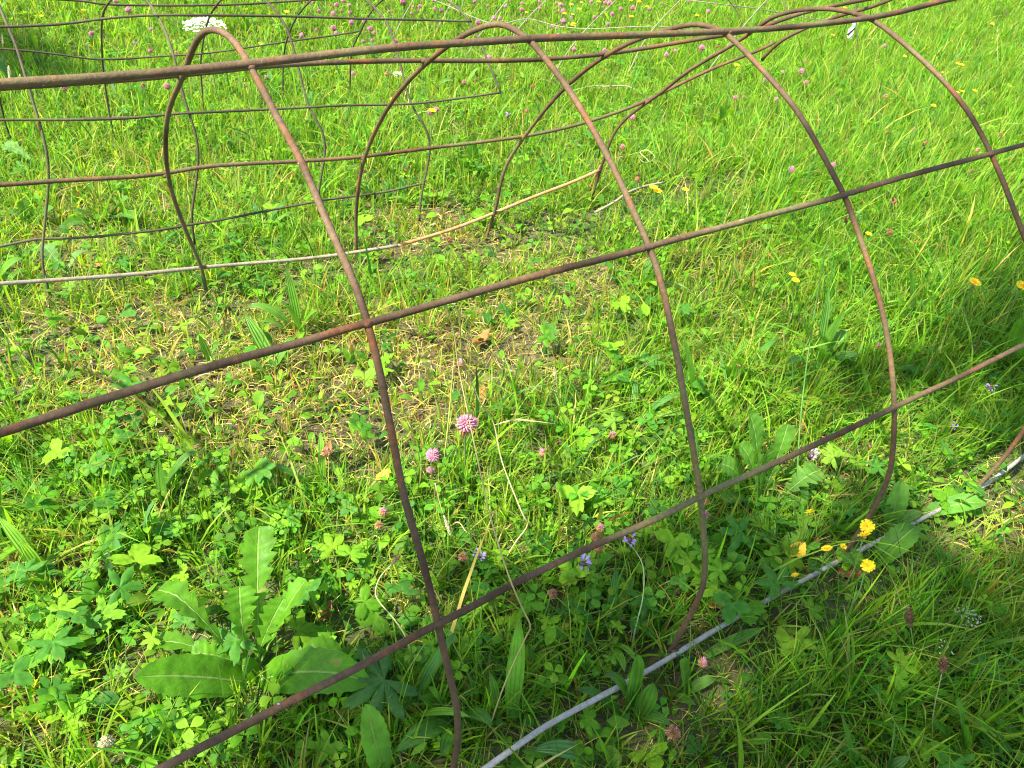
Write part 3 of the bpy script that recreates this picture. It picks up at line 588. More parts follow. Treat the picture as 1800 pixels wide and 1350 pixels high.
def blades(P2, h, w, lean, az, colr, zoff=0.0, nseg=4, flat=False, droop=1.0, tipc=None, twist=None):
    n = len(P2); L = nseg + 1
    t = np.linspace(0, 1, L)[None, :]
    ca, sa = np.cos(az), np.sin(az)
    hor = (lean * h)[:, None] * (0.35 * t + 0.65 * t ** 2)
    ver = h[:, None] * (t - droop * 0.42 * lean[:, None] * t ** 2.2)
    if flat: ver = h[:, None] * (0.15 * np.sin(t * np.pi) * (0.5 + lean[:, None] * .3)); hor = h[:, None] * t
    cz = gz(P2[:, 0], P2[:, 1]) + zoff
    X = P2[:, 0, None] + ca[:, None] * hor; Y = P2[:, 1, None] + sa[:, None] * hor; Z = cz[:, None] + ver
    if flat:
        k = rng.normal(0, .25, n)[:, None] * h[:, None] * t ** 2
        X = X - sa[:, None] * k; Y = Y + ca[:, None] * k
    prof = np.array([0.75, 1.0, 0.9, 0.62, 0.05]) if nseg == 4 else np.array([0.8, 1.0, 0.75, 0.05]) if nseg == 3 else np.linspace(1, .05, L)
    tw = az + np.pi / 2 + (rng.uniform(-.9, .9, n) if twist is None else twist)
    sx = np.cos(tw)[:, None] * w[:, None] * .5 * prof[None]; sy = np.sin(tw)[:, None] * w[:, None] * .5 * prof[None]
    sz = (rng.uniform(-.5, .5, n)[:, None] * w[:, None] * .5) * prof[None]
    V = np.empty((n, L, 2, 3), np.float32)
    V[:, :, 0, 0] = X - sx; V[:, :, 0, 1] = Y - sy; V[:, :, 0, 2] = Z - sz
    V[:, :, 1, 0] = X + sx; V[:, :, 1, 1] = Y + sy; V[:, :, 1, 2] = Z + sz
    idx = (np.arange(n) * L * 2)[:, None]; s = np.arange(nseg)[None] * 2
    F = np.stack([idx + s, idx + s + 1, idx + s + 3, idx + s + 2], -1).reshape(-1, 4)
    C = np.repeat(colr[:, None, :], L, 1)
    if tipc is not None:
        C = C * (1 - (t ** 4)[..., None] * tipc[:, None, None]) + np.array([0.45, 0.36, 0.12]) * (t ** 4)[..., None] * tipc[:, None, None]
    C = np.repeat(C[:, :, None, :], 2, 2).reshape(-1, 3)
    return V.reshape(-1, 3), F, C

def pal(n, cols, jit=0.24):
    c = np.array(cols)[rng.integers(0, len(cols), n)]
    return np.clip(c * (1 + rng.normal(0, jit, (n, 1))) * (1 + rng.normal(0, .07, (n, 3))), 0.004, 1)

GREENS = [(0.095, 0.235, 0.012), (0.130, 0.275, 0.013), (0.072, 0.200, 0.014), (0.160, 0.300, 0.015), (0.048, 0.160, 0.020), (0.190, 0.315, 0.016)]
YGREEN = [(0.22, 0.31, 0.028), (0.27, 0.31, 0.04), (0.18, 0.30, 0.022)]
STRAW = [(0.44, 0.31, 0.08), (0.52, 0.38, 0.11), (0.38, 0.27, 0.06), (0.34, 0.17, 0.05), (0.48, 0.36, 0.06), (0.56, 0.44, 0.17), (0.34, 0.34, 0.04)]

def build_grass():
    P = spots(570000, 60000)
    uv, dep = toph(np.c_[P, gz(P[:, 0], P[:, 1])])
    behind = dep < 0.2
    dry = np.clip(blob(uv, DRY), 0, 1); tall = np.clip(blob(uv, TALL), 0, 1); leafy = np.clip(blob(uv, LEAFY), 0, 1)
    dry[behind] = 0; tall[behind] = .4; leafy[behind] = 0
    nz = vnoise(P[:, 0], P[:, 1], 9, 1); nz2 = vnoise(P[:, 0], P[:, 1], 22, 2)
    keep = rng.random(len(P)) < np.clip(0.55 + 0.7 * nz + .4 * tall - 0.50 * dry - 0.10 * leafy, .32, 1)
    P = P[keep]; dry = dry[keep]; tall = tall[keep]; nz = nz[keep]; nz2 = nz2[keep]; leafy = leafy[keep]; n = len(P)
    # tufts: pull spots towards nearby centres
    cell = 0.035
    cx = (np.floor(P[:, 0] / cell)); cy = (np.floor(P[:, 1] / cell))
    hx = np.modf(np.sin(cx * 127.1 + cy * 311.7) * 43758.5)[0] % 1; hy = np.modf(np.sin(cx * 269.5 + cy * 183.3) * 43758.5)[0] % 1
    ctr = np.stack([(cx + hx) * cell, (cy + hy) * cell], -1)
    f = rng.uniform(0, .8, n)[:, None]
    off = P - ctr
    P = P * (1 - f) + ctr * f
    az = np.arctan2(off[:, 1], off[:, 0]) * 0 + rng.uniform(0, 2 * np.pi, n)
    m = rng.random(n) < .6
    az[m] = np.arctan2(off[m, 1], off[m, 0]) + rng.normal(0, .5, m.sum())
    # prevailing lean of the lush grass
    m2 = rng.random(n) < .2 * tall
    az[m2] = 0.2 + vnoise(P[m2, 0], P[m2, 1], 3, 5) * 1.8 + rng.normal(0, .4, m2.sum())
    h = rng.gamma(6, 1 / 6, n) * (0.034 + 0.032 * tall + 0.018 * nz2 - 0.016 * dry)
    h = np.clip(h, .010, .15)
    uvk, _ = toph(np.c_[P, gz(P[:, 0], P[:, 1])]); ex = clear_spots(uvk); h = h * (1 - .6 * np.clip(ex, 0, 1))
    # worn grass along the two ground bars
    for yb, w0 in ((-.465, .045), (.395, .05)):
        near = (np.abs(P[:, 1] - yb) < w0) & (P[:, 0] > -.6) & (P[:, 0] < 1.3) & (rng.random(n) < .82)
        h[near] = np.minimum(h[near], rng.uniform(.008, .017, near.sum()))
    dist = np.hypot(P[:, 0] - CAM[0], P[:, 1] - CAM[1])
    w = rng.uniform(.0010, .0028, n) * (1 + .12 * tall) * (1 + 0.16 * np.clip(dist - 1, 0, 8))
    broad = rng.random(n) < .03; w[broad] *= 1.9; h[broad] *= 1.3
    lean = np.abs(rng.normal(.55, .35, n))
    c = pal(n, GREENS); q = rng.random(n) < (.22 - .10 * tall + .40 * dry + .25 * np.clip(nz - .5, 0, 1)); c[q] = pal(q.sum(), YGREEN)
    q = rng.random(n) < (.035 + .25 * dry); c[q] = pal(q.sum(), STRAW) * .8
    V, F, C = blades(P, h, w, lean, az, c, -.004, 4, tipc=(rng.random(n) < .12) * .9)
    o = obj('grass', mesh_np('grass', V, F, M['blade'], C))
    tag(o, 'short and long green grass blades covering the whole meadow', 'grass', kind='stuff')

def build_thatch():
    P = spots(260000, 9000)
    uv, dep = toph(np.c_[P, gz(P[:, 0], P[:, 1])])
    dry = np.clip(blob(uv, DRY), 0, 1); dry[dep < .2] = 0
    nz = vnoise(P[:, 0], P[:, 1], 14, 8)
    keep = rng.random(len(P)) < np.clip(.30 + 1.0 * dry + .5 * (nz - .5), 0.08, 1)
    P = P[keep]; dry = dry[keep]; n = len(P)
    az = rng.uniform(0, 2 * np.pi, n)
    fl = rng.random(n) < .72
    c = pal(n, STRAW, .25); q = rng.random(n) < .18; c[q] *= np.array([.45, .38, .35])
    h = .006 + .028 * rng.random(n) ** 1.6; w = rng.uniform(.0005, .0012, n)
    a = blades(P[fl], h[fl], w[fl], rng.random(fl.sum()), az[fl], c[fl], rng.uniform(.001, .012, fl.sum()) + .008 * dry[fl], 4, flat=True)
    g = ~fl
    b = blades(P[g], h[g] * .8, w[g], np.abs(rng.normal(.9, .4, g.sum())), az[g], c[g], -.002, 4)
    # dead upright stems scattered through the far meadow
    S_ = spots(9000, 1500); uv, dep = toph(np.c_[S_, gz(S_[:, 0], S_[:, 1])]); S_ = S_[(dep > .3) & (uv[:, 1] < 420) & (rng.random(len(S_)) < .30)]; k = len(S_)
    d = blades(S_, rng.uniform(.05, .14, k), rng.uniform(.0010, .0019, k), np.abs(rng.normal(.35, .3, k)), rng.uniform(0, 6.28, k), pal(k, STRAW, .2) * .85, -.004, 4)
    V = np.vstack([a[0], b[0], d[0]]); F = np.vstack([a[1], b[1] + len(a[0]), d[1] + len(a[0]) + len(b[0])]); C = np.vstack([a[2], b[2], d[2]])
    o = obj('dry_grass', mesh_np('dry_grass', V, F, M['straw'], C))
    tag(o, 'straw coloured dead grass and thatch lying between the green blades', 'dry grass', kind='stuff')

def leaflet(L, Wd, fold=.18, curl=.12, n=5, obo=1.0, notch=0.0):
    """small leaf lying along +x from the origin; returns V, F4 (grid of n+1 by 3)"""
    t = np.linspace(0, 1, n + 1)
    prof = np.sin(np.pi * np.clip(t, 0, 1) ** obo) ** .75
    prof[0] = .06; prof[-1] = .25 if notch else .08
    V = []
    for k, a in enumerate(t):
        z = -curl * L * (a - .35) ** 2
        for s in (-1, 0, 1):
            xx = a * L
            if k == n and s == 0: xx -= notch * L
            V.append((xx, s * Wd * .5 * prof[k], z + (fold * Wd * .5 * prof[k] if s else 0)))
    F = []
    for k in range(n):
        for s in range(2):
            q = k * 3 + s; F.append((q, q + 3, q + 4, q + 1))
    return np.array(V), np.array(F)

def instance(temps, P, S, az, tilt, taz, colr):
    """many copies of small leaf templates merged into one mesh; temps: list of (V, F)"""
    Vs, Fs, Cs = [], [], []; off = 0
    pick = rng.integers(0, len(temps), len(P))
    for k, (tv, tf) in enumerate(temps):
        m = pick == k; n = m.sum()
        if not n: continue
        ca, sa = np.cos(az[m]), np.sin(az[m])
        x = tv[None, :, 0] * S[m, None]; y = tv[None, :, 1] * S[m, None]; z = tv[None, :, 2] * S[m, None]
        X = ca[:, None] * x - sa[:, None] * y; Y = sa[:, None] * x + ca[:, None] * y
        # lean the whole leaf towards taz
        ct, st = np.cos(taz[m]), np.sin(taz[m]); T = np.tan(np.clip(tilt[m], 0, 1.1))
        proj = X * ct[:, None] + Y * st[:, None]
        Zt = z + 0; sh = np.cos(np.clip(tilt[m], 0, 1.1))
        Z = Zt * sh[:, None] + proj * np.sin(np.clip(tilt[m], 0, 1.1))[:, None]
        X = X + ct[:, None] * proj * (sh[:, None] - 1) - ct[:, None] * Zt * np.sin(tilt[m])[:, None]
        Y = Y + st[:, None] * proj * (sh[:, None] - 1) - st[:, None] * Zt * np.sin(tilt[m])[:, None]
        V = np.stack([X + P[m, 0, None], Y + P[m, 1, None], Z + P[m, 2, None]], -1).reshape(-1, 3)
        F = (tf[None] + (np.arange(n) * len(tv))[:, None, None]).reshape(-1, tf.shape[1]) + off
        Vs.append(V); Fs.append(F); Cs.append(np.repeat(colr[m], len(tv), 0)); off += len(V)
    return np.vstack(Vs), np.vstack(Fs), np.vstack(Cs)

def trifoliate(fold, spread_=2.1):
    V, F = [], []; off = 0
    for k in range(3):
        v, f = leaflet(1.0, .82, fold, .25, 5, 1.35, .12)
        v = v + np.array([.06, 0, 0]); a = (k - 1) * spread_
        c, s = math.cos(a), math.sin(a)
        v = np.stack([v[:, 0] * c - v[:, 1] * s, v[:, 0] * s + v[:, 1] * c, v[:, 2]], -1)
        V.append(v); F.append(f + off); off += len(v)
    return np.vstack(V), np.vstack(F)

LEAFG = [(0.100, 0.245, 0.012), (0.130, 0.280, 0.014), (0.078, 0.210, 0.014), (0.165, 0.310, 0.014), (0.060, 0.180, 0.020)]
def build_clover():
    P = spots(36000, 7000)
    uv, dep = toph(np.c_[P, gz(P[:, 0], P[:, 1])])
    dry = np.clip(blob(uv, DRY), 0, 1); leafy = np.clip(blob(uv, LEAFY), 0, 1); tall = np.clip(blob(uv, TALL), 0, 1)
    leafy[dep < .2] = .3
    nz = vnoise(P[:, 0], P[:, 1], 7, 12); nz2 = vnoise(P[:, 0], P[:, 1], 19, 13)
    keep = rng.random(len(P)) < np.clip(.08 + .38 * leafy + .9 * (nz - .45) + .3 * (nz2 - .5) - .6 * dry - .2 * tall, .03, 1) * (1 - .8 * clear_spots(uv))
    P = P[keep]; n = len(P); tall = tall[keep]
    h = rng.uniform(.012, .046, n) + .02 * tall
    for yb in (-.465, .395):
        near = np.abs(P[:, 1] - yb) < .045; h[near] = np.minimum(h[near], .015)
    P3 = np.c_[P, gz(P[:, 0], P[:, 1]) + h]
    S = rng.uniform(.007, .0145, n)
    c = pal(n, LEAFG, .18)
    taz = rng.uniform(0, 2 * np.pi, n); tilt = np.abs(rng.normal(.25, .25, n))
    V, F, C = instance([trifoliate(.15), trifoliate(.4, 2.0), trifoliate(.05, 2.2), trifoliate(.7, 1.9)], P3, S, rng.uniform(0, 6.28, n), tilt, taz, c)
    # stalks
    a = rng.uniform(0, 6.28, n); lean = rng.uniform(.1, .5, n)
    b2 = P - np.stack([np.cos(a), np.sin(a)], -1) * (lean * h)[:, None]
    v2, f2, c2 = blades(b2, h, np.full(n, .0012), lean, a, pal(n, YGREEN) * .8, 0, 2, droop=0)
    o = obj('clover_leaves', mesh_np('clover_leaves', np.vstack([V, v2]), np.vstack([F, f2 + len(V)]), M['leaf'], np.vstack([C, c2])))
    tag(o, 'small three part clover leaves growing all through the grass', 'clover leaves', kind='stuff')

def build_small_leaves():
    """little oval herb leaves (selfheal, speedwell) low among the blades"""
    P = spots(54000, 4000)
    uv, dep = toph(np.c_[P, gz(P[:, 0], P[:, 1])])
    leafy = np.clip(blob(uv, LEAFY), 0, 1); leafy[dep < .2] = .2
    nz = vnoise(P[:, 0], P[:, 1], 11, 21)
    keep = rng.random(len(P)) < np.clip(.20 + .25 * leafy + .8 * (nz - .5), .06, 1)
    P = P[keep]; n = len(P)
    h = rng.uniform(.003, .034, n)
    P3 = np.c_[P, gz(P[:, 0], P[:, 1]) + h]
    T = [leaflet(1, .5, .25, .4, 5, .9), leaflet(1, .38, .1, .2, 5, .85), leaflet(1, .62, .3, .5, 5, 1.0), leaflet(1, .3, .2, .8, 5, .8)]
    V, F, C = instance(T, P3, rng.uniform(.010, .026, n), rng.uniform(0, 6.28, n), np.abs(rng.normal(.4, .3, n)), rng.uniform(0, 6.28, n), pal(n, LEAFG, .2))
    o = obj('herb_leaves', mesh_np('herb_leaves', V, F, M['leaf'], C))
    tag(o, 'small oval herb leaves low among the grass blades', 'herb leaves', kind='stuff')

build_grass(); build_thatch(); build_clover(); build_small_leaves()

# ------------------------------------------------------------------ leaf and flower builders
def ribbon_leaf(mb, P, width, kind='lance', fold=.25, roll=0.0, crinkle=.0, c=(.09, .2, .03), nu=26, nv=8, seed=0, sag=0.0):
    """a leaf blade round the midrib P (control points, base first)"""
    r = np.random.default_rng(seed)
    K = catmull(P, max(2, nu // max(1, len(P) - 1))); n = len(K)
    t = np.linspace(0, 1, n)
    T = np.gradient(K, axis=0); T /= np.linalg.norm(T, axis=1)[:, None] + 1e-9
    S = np.cross(T, np.array([0, 0, 1.0])); q = np.linalg.norm(S, axis=1)
    S[q < .15] = S[np.argmax(q)]; S /= np.linalg.norm(S, axis=1)[:, None] + 1e-9
    Nn = np.cross(S, T); Nn *= np.sign(Nn[:, 2:3] + 1e-6)
    if roll:
        S, Nn = S * math.cos(roll) + Nn * math.sin(roll), Nn * math.cos(roll) - S * math.sin(roll)
    if kind == 'lance':
        pr = np.sin(np.pi * np.clip(t, 0, 1) ** .85) ** .8; pr = np.maximum(pr, np.where(t < .5, .12, .03))
    elif kind == 'lobed':
        pr = (0.10 + .95 * np.clip((t - .05) / .62, 0, 1) ** 1.2) * np.sqrt(np.clip(1 - ((t - .62) / .38).clip(0, 1) ** 2.6, 0.0016, 1))
        ph = (t * 7.5 + r.random()) % 1.0
        pr = pr * (1 - (0.72 - .50 * np.clip((t - .35) / .5, 0, 1)) * (1 - ph) ** 1.1)
    elif kind == 'broad':
        pr = np.sin(np.pi * np.clip(.06 + .94 * t, 0, 1) ** 1.05) ** .6; pr = np.maximum(pr, np.where(t < .5, .14, .04)); pr = pr * np.where(t < .18, .25 + .75 * (t / .18) ** 1.5, 1)
        pr = pr * (1 + .05 * np.sin(t * 60 + r.random() * 6))
    else:
        pr = np.sin(np.pi * (.03 + .95 * t)) ** .7
        pr = pr * (1 + .25 * np.sign(np.sin(t * 55)) * (t > .1) * .5)
    prL = pr * (1 + .04 * r.normal(size=n)) if kind != 'lance' else pr; prR = np.roll(pr, 3) if kind == 'lobed' else pr
    prR = prR.copy(); prR[:3] = pr[:3]; prR[0] = pr[0]; prR[-1] = pr[-1]
    s = np.linspace(-1, 1, nv + 1)
    V = []; C = []; U = []
    wv = r.uniform(0, 6.28, 4)
    c = np.asarray(c)
    for i in range(n):
        for k in s:
            w_ = width * .5 * (prL[i] if k < 0 else prR[i])
            up = fold * abs(k) * w_ - .35 * fold * k * k * w_
            up += crinkle * width * (.5 * math.sin(t[i] * 30 + wv[0] + k * 2.2) * abs(k) + .25 * math.sin(t[i] * 55 + wv[1] - k * 3)) * (1 if pr[i] > .2 else .2)
            V.append(K[i] + S[i] * k * w_ + Nn[i] * up); U.append((.5 + .5 * k, t[i]))
            C.append(c * (1 + .1 * math.sin(wv[2] + t[i] * 9 + 2 * k)))
    F = []; m_ = nv + 1
    for i in range(n - 1):
        for k in range(nv): a = i * m_ + k; F.append((a, a + 1, a + m_ + 1, a + m_))
    mb.add(np.array(V), F, None, np.array(C), np.array(U))
    # fleshy midrib underneath
    if kind in ('lobed', 'broad'):
        v, f, f3 = tube(K - Nn * width * .012, np.linspace(width * .035, width * .008, n), 5)
        mb.add(v, f, f3, c=(.22, .32, .09), uv=np.full((len(v), 2), .5))
    return mb

def arc(b, tp, lift=.35, sag=0.0):
    """midrib from base to tip, bowing upwards"""
    b = np.asarray(b, float); tp = np.asarray(tp, float); L = np.linalg.norm(tp - b)
    m1 = b * .62 + tp * .38 + np.array([0, 0, lift * L * .42]); m2 = b * .28 + tp * .72 + np.array([0, 0, lift * L * .40])
    return [b, m1, m2, tp]

def palm_leaf(mb, ctr, R_, az, tilt, taz, c, seed=0, lobes=5, cup=.2, deep=.45):
    """toothed palmate leaf (buttercup, cranesbill)"""
    r = np.random.default_rng(seed)
    nt_ = lobes * 12 + 1
    th = np.linspace(-2.55, 2.55, nt_)
    ph = (np.linspace(0, lobes, nt_)) % 1.0
    ph[-1] = 1.0
    lob = np.abs(np.sin(np.pi * ph)) ** .8
    tooth = 1 + .20 * (np.abs(((ph * 5 + .5) % 1.0) * 2 - 1) - .5) * 1.0 + .10 * np.cos(2 * np.pi * (ph - .5))
    size = 1 - .22 * (np.abs(th) / 2.55) ** 2
    rad = R_ * size * (1 - deep + deep * lob) * tooth * (1 + .05 * r.normal(size=nt_))
    V = [(0, 0, 0)]; U = [(.5, .5)]
    rings = [.33, .66, 1.0]
    for q in rings:
        rq = np.minimum(rad, R_ * size * (1 - deep * .55)) * q if q < 1 else rad
        for a, ra, lb in zip(th, rq, lob):
            z = cup * R_ * (q ** 1.6) - .07 * R_ * (1 - lb) * q + .03 * R_ * math.sin(a * 5 + q * 6) - (.16 * R_ * q ** 3)
            V.append((ra * math.cos(a), ra * math.sin(a), z)); U.append((.5 + .5 * q * math.cos(a), .5 + .5 * q * math.sin(a)))
    V = np.array(V)
    F3 = [(0, 1 + i, 2 + i) for i in range(nt_ - 1)]
    F4 = []
    for q in range(len(rings) - 1):
        for i in range(nt_ - 1): a = 1 + q * nt_ + i; F4.append((a, a + nt_, a + nt_ + 1, a + 1))
    rot = Matrix.Rotation(taz, 3, 'Z') @ Matrix.Rotation(tilt, 3, 'Y') @ Matrix.Rotation(-taz, 3, 'Z') @ Matrix.Rotation(az, 3, 'Z')
    V = V @ np.array(rot).T + np.asarray(ctr)
    cc = np.asarray(c)[None] * (1 + .06 * r.normal(size=(len(V), 1)))
    cc[0] = np.asarray(c) * 1.25
    mb.add(V, F4, F3, cc, np.array(U))
    return mb

# words for where a repeated small thing stands
def zone(u, v):
    if v < 130:
        return 'at the very top of the meadow, ' + ('left third' if u < 600 else 'middle third' if u < 1200 else 'right third')
    if v < 440:
        return 'in the upper meadow, ' + ('behind the left arch' if u < 600 else 'between the middle arches' if u < 1200 else 'right of the third arch')
    if v < 860:
        return 'in the middle ground, ' + ('left of the nearest arch' if u < 600 else 'between the nearest and second arch' if u < 1200 else 'right of the second arch')
    return 'in the near grass, ' + ('left of the nearest arch foot' if u < 600 else 'between the nearest and second arch feet' if u < 1200 else 'by the grey ground bar at right')


LAND = [(1090, 25, 'the pale wire bends'), (1000, 45, 'the left pale wires'), (760, 40, 'the tip of the far tunnel top bar'), (650, 60, 'the thin wires at the top'), (240, 60, 'the second far hoop'), (110, 120, 'the dark shadow patch'), (1230, 10, 'the right pale wires'), (1690, 160, 'the yellow flower cluster'), (1400, 140, 'the pink flowers by the third arch'), (370, 46, 'the apex of the nearest arch'), (443, 120, 'the crossing of nearest arch and top bar'), (880, 40, 'the apex of the second arch'), (940, 75, 'the crossing of second arch and top bar'),
        (1217, 41, 'the apex of the third arch'), (1285, 65, 'the crossing of third arch and top bar'), (1433, 15, 'the apex of the fourth arch'), (1537, 38, 'the crossing of fourth arch and top bar'),
        (645, 572, 'the crossing of nearest arch and middle bar'), (1140, 434, 'the crossing of second arch and middle bar'), (1485, 345, 'the crossing of third arch and middle bar'), (1742, 270, 'the crossing of fourth arch and middle bar'),
        (770, 1090, 'the crossing of nearest arch and low bar'), (1232, 868, 'the crossing of second arch and low bar'), (1573, 712, 'the crossing of third arch and low bar'),
        (1183, 1142, 'the front foot of the second arch'), (1490, 970, 'the front foot of the third arch'), (800, 1340, 'the front foot of the nearest arch'), (1745, 825, 'the front foot of the fourth arch'),
        (367, 538, 'the back foot of the nearest arch'), (628, 500, 'the back foot of the second arch'), (850, 430, 'the back foot of the third arch'), (1040, 365, 'the back foot of the fourth arch'),
        (818, 745, 'the largest clover head'), (845, 600, 'the curled orange dead leaf'), (430, 1100, 'the big dandelion rosette'), (1400, 971, 'the bright yellow dead leaf'), (1712, 498, 'the tall golden flower'),
        (172, 466, 'the faded orange dead leaf'), (335, 385, 'the second foot of the far tunnel'), (74, 430, 'the left foot of the far tunnel'), (557, 335, 'the third foot of the far tunnel'), (880, 163, 'the right end of the far tunnel'),
        (1502, 50, 'the white and blue tag'), (358, 36, 'the flat white umbel'), (1600, 1085, 'the oval brown plantain head'), (1660, 1160, 'the round brown plantain head'), (193, 1310, 'the cream clover head'),
        (925, 925, 'the kink of the straw stalk'), (1000, 1245, 'the near end of the grey bar'), (1430, 600, 'the dark dock like plant'), (1320, 820, 'the ragged dandelion plant'), (675, 1195, 'the dark deeply cut leaf'),
        (0, 760, 'the left end of the middle bar'), (0, 328, 'the left end of the back bar'), (1800, 605, 'the right end of the low bar'), (320, 1330, 'the left end of the low bar'), (550, 1215, 'the low bar near the rosette'),
        (300, 665, 'the middle bar left of the nearest arch'), (890, 500, 'the middle bar between two arches'), (1000, 975, 'the low bar between two arches'), (1400, 795, 'the low bar between second and third arch'), (1300, 393, 'the middle bar between second and third arch'),
        (283, 850, 'the upright blunt leaf'), (0, 1000, 'the left edge'), (0, 1250, 'the bottom left corner'), (1800, 1250, 'the bottom right corner'), (1800, 1000, 'the sunlit patch at the right edge'), (1790, 30, 'the top right corner'), (1400, 1300, 'the middle of the shaded bottom edge'), (1480, 1150, 'the shaded tuft below the grey bar'),
        (550, 700, 'the bare straw patch'), (1500, 820, 'the lime toothed leaf'), (700, 330, 'the lower bar of the far tunnel')]
def describe(look, u, v):
    for best in sorted(LAND, key=lambda L: math.hypot(u - L[0], (v - L[1]) * 1.2))[:9]:
        s = _desc(look, u, v, best)
        if s not in SAID: break
    SAID.add(s)
    return s
SAID = set()
def _desc(look, u, v, best):
    dx, dy = u - best[0], v - best[1]
    ang = int(round(math.degrees(math.atan2(-dy, dx)) / 45.0)) % 8
    w = ['right of', 'above and right of', 'above', 'above and left of', 'left of', 'below and left of', 'below', 'below and right of'][ang]
    d = math.hypot(dx, dy)
    s = look + ' ' + ('just ' if d < 45 else 'farther ' if d > 110 else '') + w + ' ' + best[2]
    return s if len(s.split()) <= 16 else look + ' ' + w + ' ' + best[2]
def zlabel(look, u, v): return describe(look, u, v)
def gtag(o, label, cat, group): return tag(o, label, cat, group)

def gcol(seed, k=LEAFG, b=1.0):
    r = np.random.default_rng(seed); c = np.array(k[r.integers(0, len(k))]) * b * (1 + r.normal(0, .1)); return np.clip(c, .004, 1)

# ------------------------------------------------------------------ buttercup plants: lobed leaves on thin stalks
def make_buttercup(nl, R_, seed):
    root = empty('buttercup_plant', (0, 0, 0))
    r = np.random.default_rng(seed)
    for k in range(nl):
        mb = MB()
        a = r.uniform(0, 6.28); d = r.uniform(.3, 1.1) * R_ * (0 if nl == 1 else 1.5); h = r.uniform(.018, .05)
        c = np.array([d * math.cos(a), d * math.sin(a), h])
        palm_leaf(mb, c, R_ * r.uniform(.55, .95), a + r.normal(0, .4), abs(r.normal(.3, .2)), r.uniform(0, 6.28), gcol(seed * 10 + k, b=1.12), seed * 10 + k,
                  lobes=int(r.choice([3, 5, 5])), cup=r.uniform(.1, .35), deep=r.uniform(.35, .62))
        v, f, f3 = tube(catmull([(0, 0, -.01), (c[0] * .3, c[1] * .3, h * .6), c], 4), .0007, 4)
        mb.add(v, f, f3, c=(.17, .2, .05))
        mb.build('leaf', M['leaf'], root)
    return root
protos = [make_buttercup(n, R_, 100 + i) for i, (n, R_) in enumerate([(1, .024), (1, .030), (2, .024), (3, .022), (3, .026), (4, .020), (2, .030), (1, .020), (1, .027), (3, .017)])]
used = [False] * len(protos)
def place(protos, used, k, loc, s, rz):
    if not used[k]: o = protos[k]; used[k] = True
    else: o = copy_tree(protos[k])
    o.location = [float(x) for x in loc]; o.scale = (s, s, s); o.rotation_euler.z = rz
    return o
BC = [(20, 970), (245, 1005), (150, 975), (155, 1065), (100, 1095), (60, 1110), (690, 1075), (640, 1065), (1145, 1320), (1240, 965), (1030, 1265), (1010, 880), (880, 1085),
      (1050, 855), (1340, 965), (1290, 1030), (1285, 1065), (1350, 985), (1620, 1175), (1755, 1280), (1640, 1115), (1465, 810), (1600, 645), (1235, 960), (470, 1120), (560, 1230),
      (195, 780), (375, 830), (440, 860), (330, 715), (200, 790), (110, 800), (430, 825), (470, 900), (265, 665), (600, 1010), (560, 1080), (930, 1065), (900, 1080), (1070, 790),
      (985, 640), (1080, 620), (930, 600), (880, 560), (1110, 650), (700, 640), (250, 555), (90, 560), (640, 660), (700, 600), (50, 690), (1020, 780), (620, 790), (1650, 1290),
      (1720, 1220), (1540, 1180), (20, 1180), (90, 1240), (230, 1290), (310, 1120), (580, 1310), (1180, 960), (790, 1140), (1430, 940), (1380, 1080), (1250, 1000), (1690, 880)]
BLOOK = ['single lobed leaf', 'wide lobed leaf', 'pair of lobed leaves', 'three lobed leaves', 'three wide lobed leaves', 'four small lobed leaves', 'two wide lobed leaves', 'small lobed leaf', 'flat lobed leaf', 'three tiny lobed leaves']

for i, (u, v) in enumerate(BC):
    p = at(u, v, .03); p[2] = float(gz(p[0], p[1]))
    big = .82 + .25 * rng.random() + (.12 if v > 900 else 0)
    o = place(protos, used, i % len(protos), p, big, rng.uniform(0, 6.28))
    lb = zlabel(BLOOK[i % len(protos)], u, v); tag(o, lb, 'plant', 'buttercup plants in the lawn')
for i in range(230):
    while True:
        u, v = rng.uniform(-60, 1860), 1350 * rng.random() ** .8
        q = np.array([[u, v]]); s = blob(q, LEAFY)[0]; g_ = at(u, v, 0)
        if clear_spots(q)[0] > .2 or blob(q, DRY)[0] > .55 or -.56 < g_[1] < -.41: continue
        if rng.random() < .25 + .7 * s: break
    p = g_; p[2] = float(gz(p[0], p[1]))
    k = int(rng.integers(0, len(protos))); o = place(protos, used, k, p, rng.uniform(.55, .95), rng.uniform(0, 6.28))
    lb = zlabel(BLOOK[k], u, v); tag(o, lb, 'plant', 'buttercup plants in the lawn')

def named_palm(u, v, R_, h, c, label, lobes=7):
    p = at(u, v, h); b = p.copy(); b[2] = float(gz(b[0], b[1]))
    root = empty('cranesbill_plant', b, label, 'plant')
    mb = MB(); palm_leaf(mb, p - b, R_, rng.uniform(0, 6.28), .25, 4.6, c, int(u), lobes, .12, .5)
    v_, f, f3 = tube(catmull([(0, 0, -.01), (.004, .004, h * .5), p - b], 4), .0009, 5); mb.add(v_, f, f3, c=(.2, .18, .06))
    mb.build('leaf', M['leaf'], root)
named_palm(675, 1195, .040, .05, (.06, .15, .03), 'large dark deeply cut leaf in the shade just below the lowest rusty bar')
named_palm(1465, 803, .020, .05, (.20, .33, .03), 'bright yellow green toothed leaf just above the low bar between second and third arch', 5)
named_palm(1080, 740, .018, .05, (.17, .31, .03), 'bright lime lobed leaf in the dark tuft left of the second arch', 5)

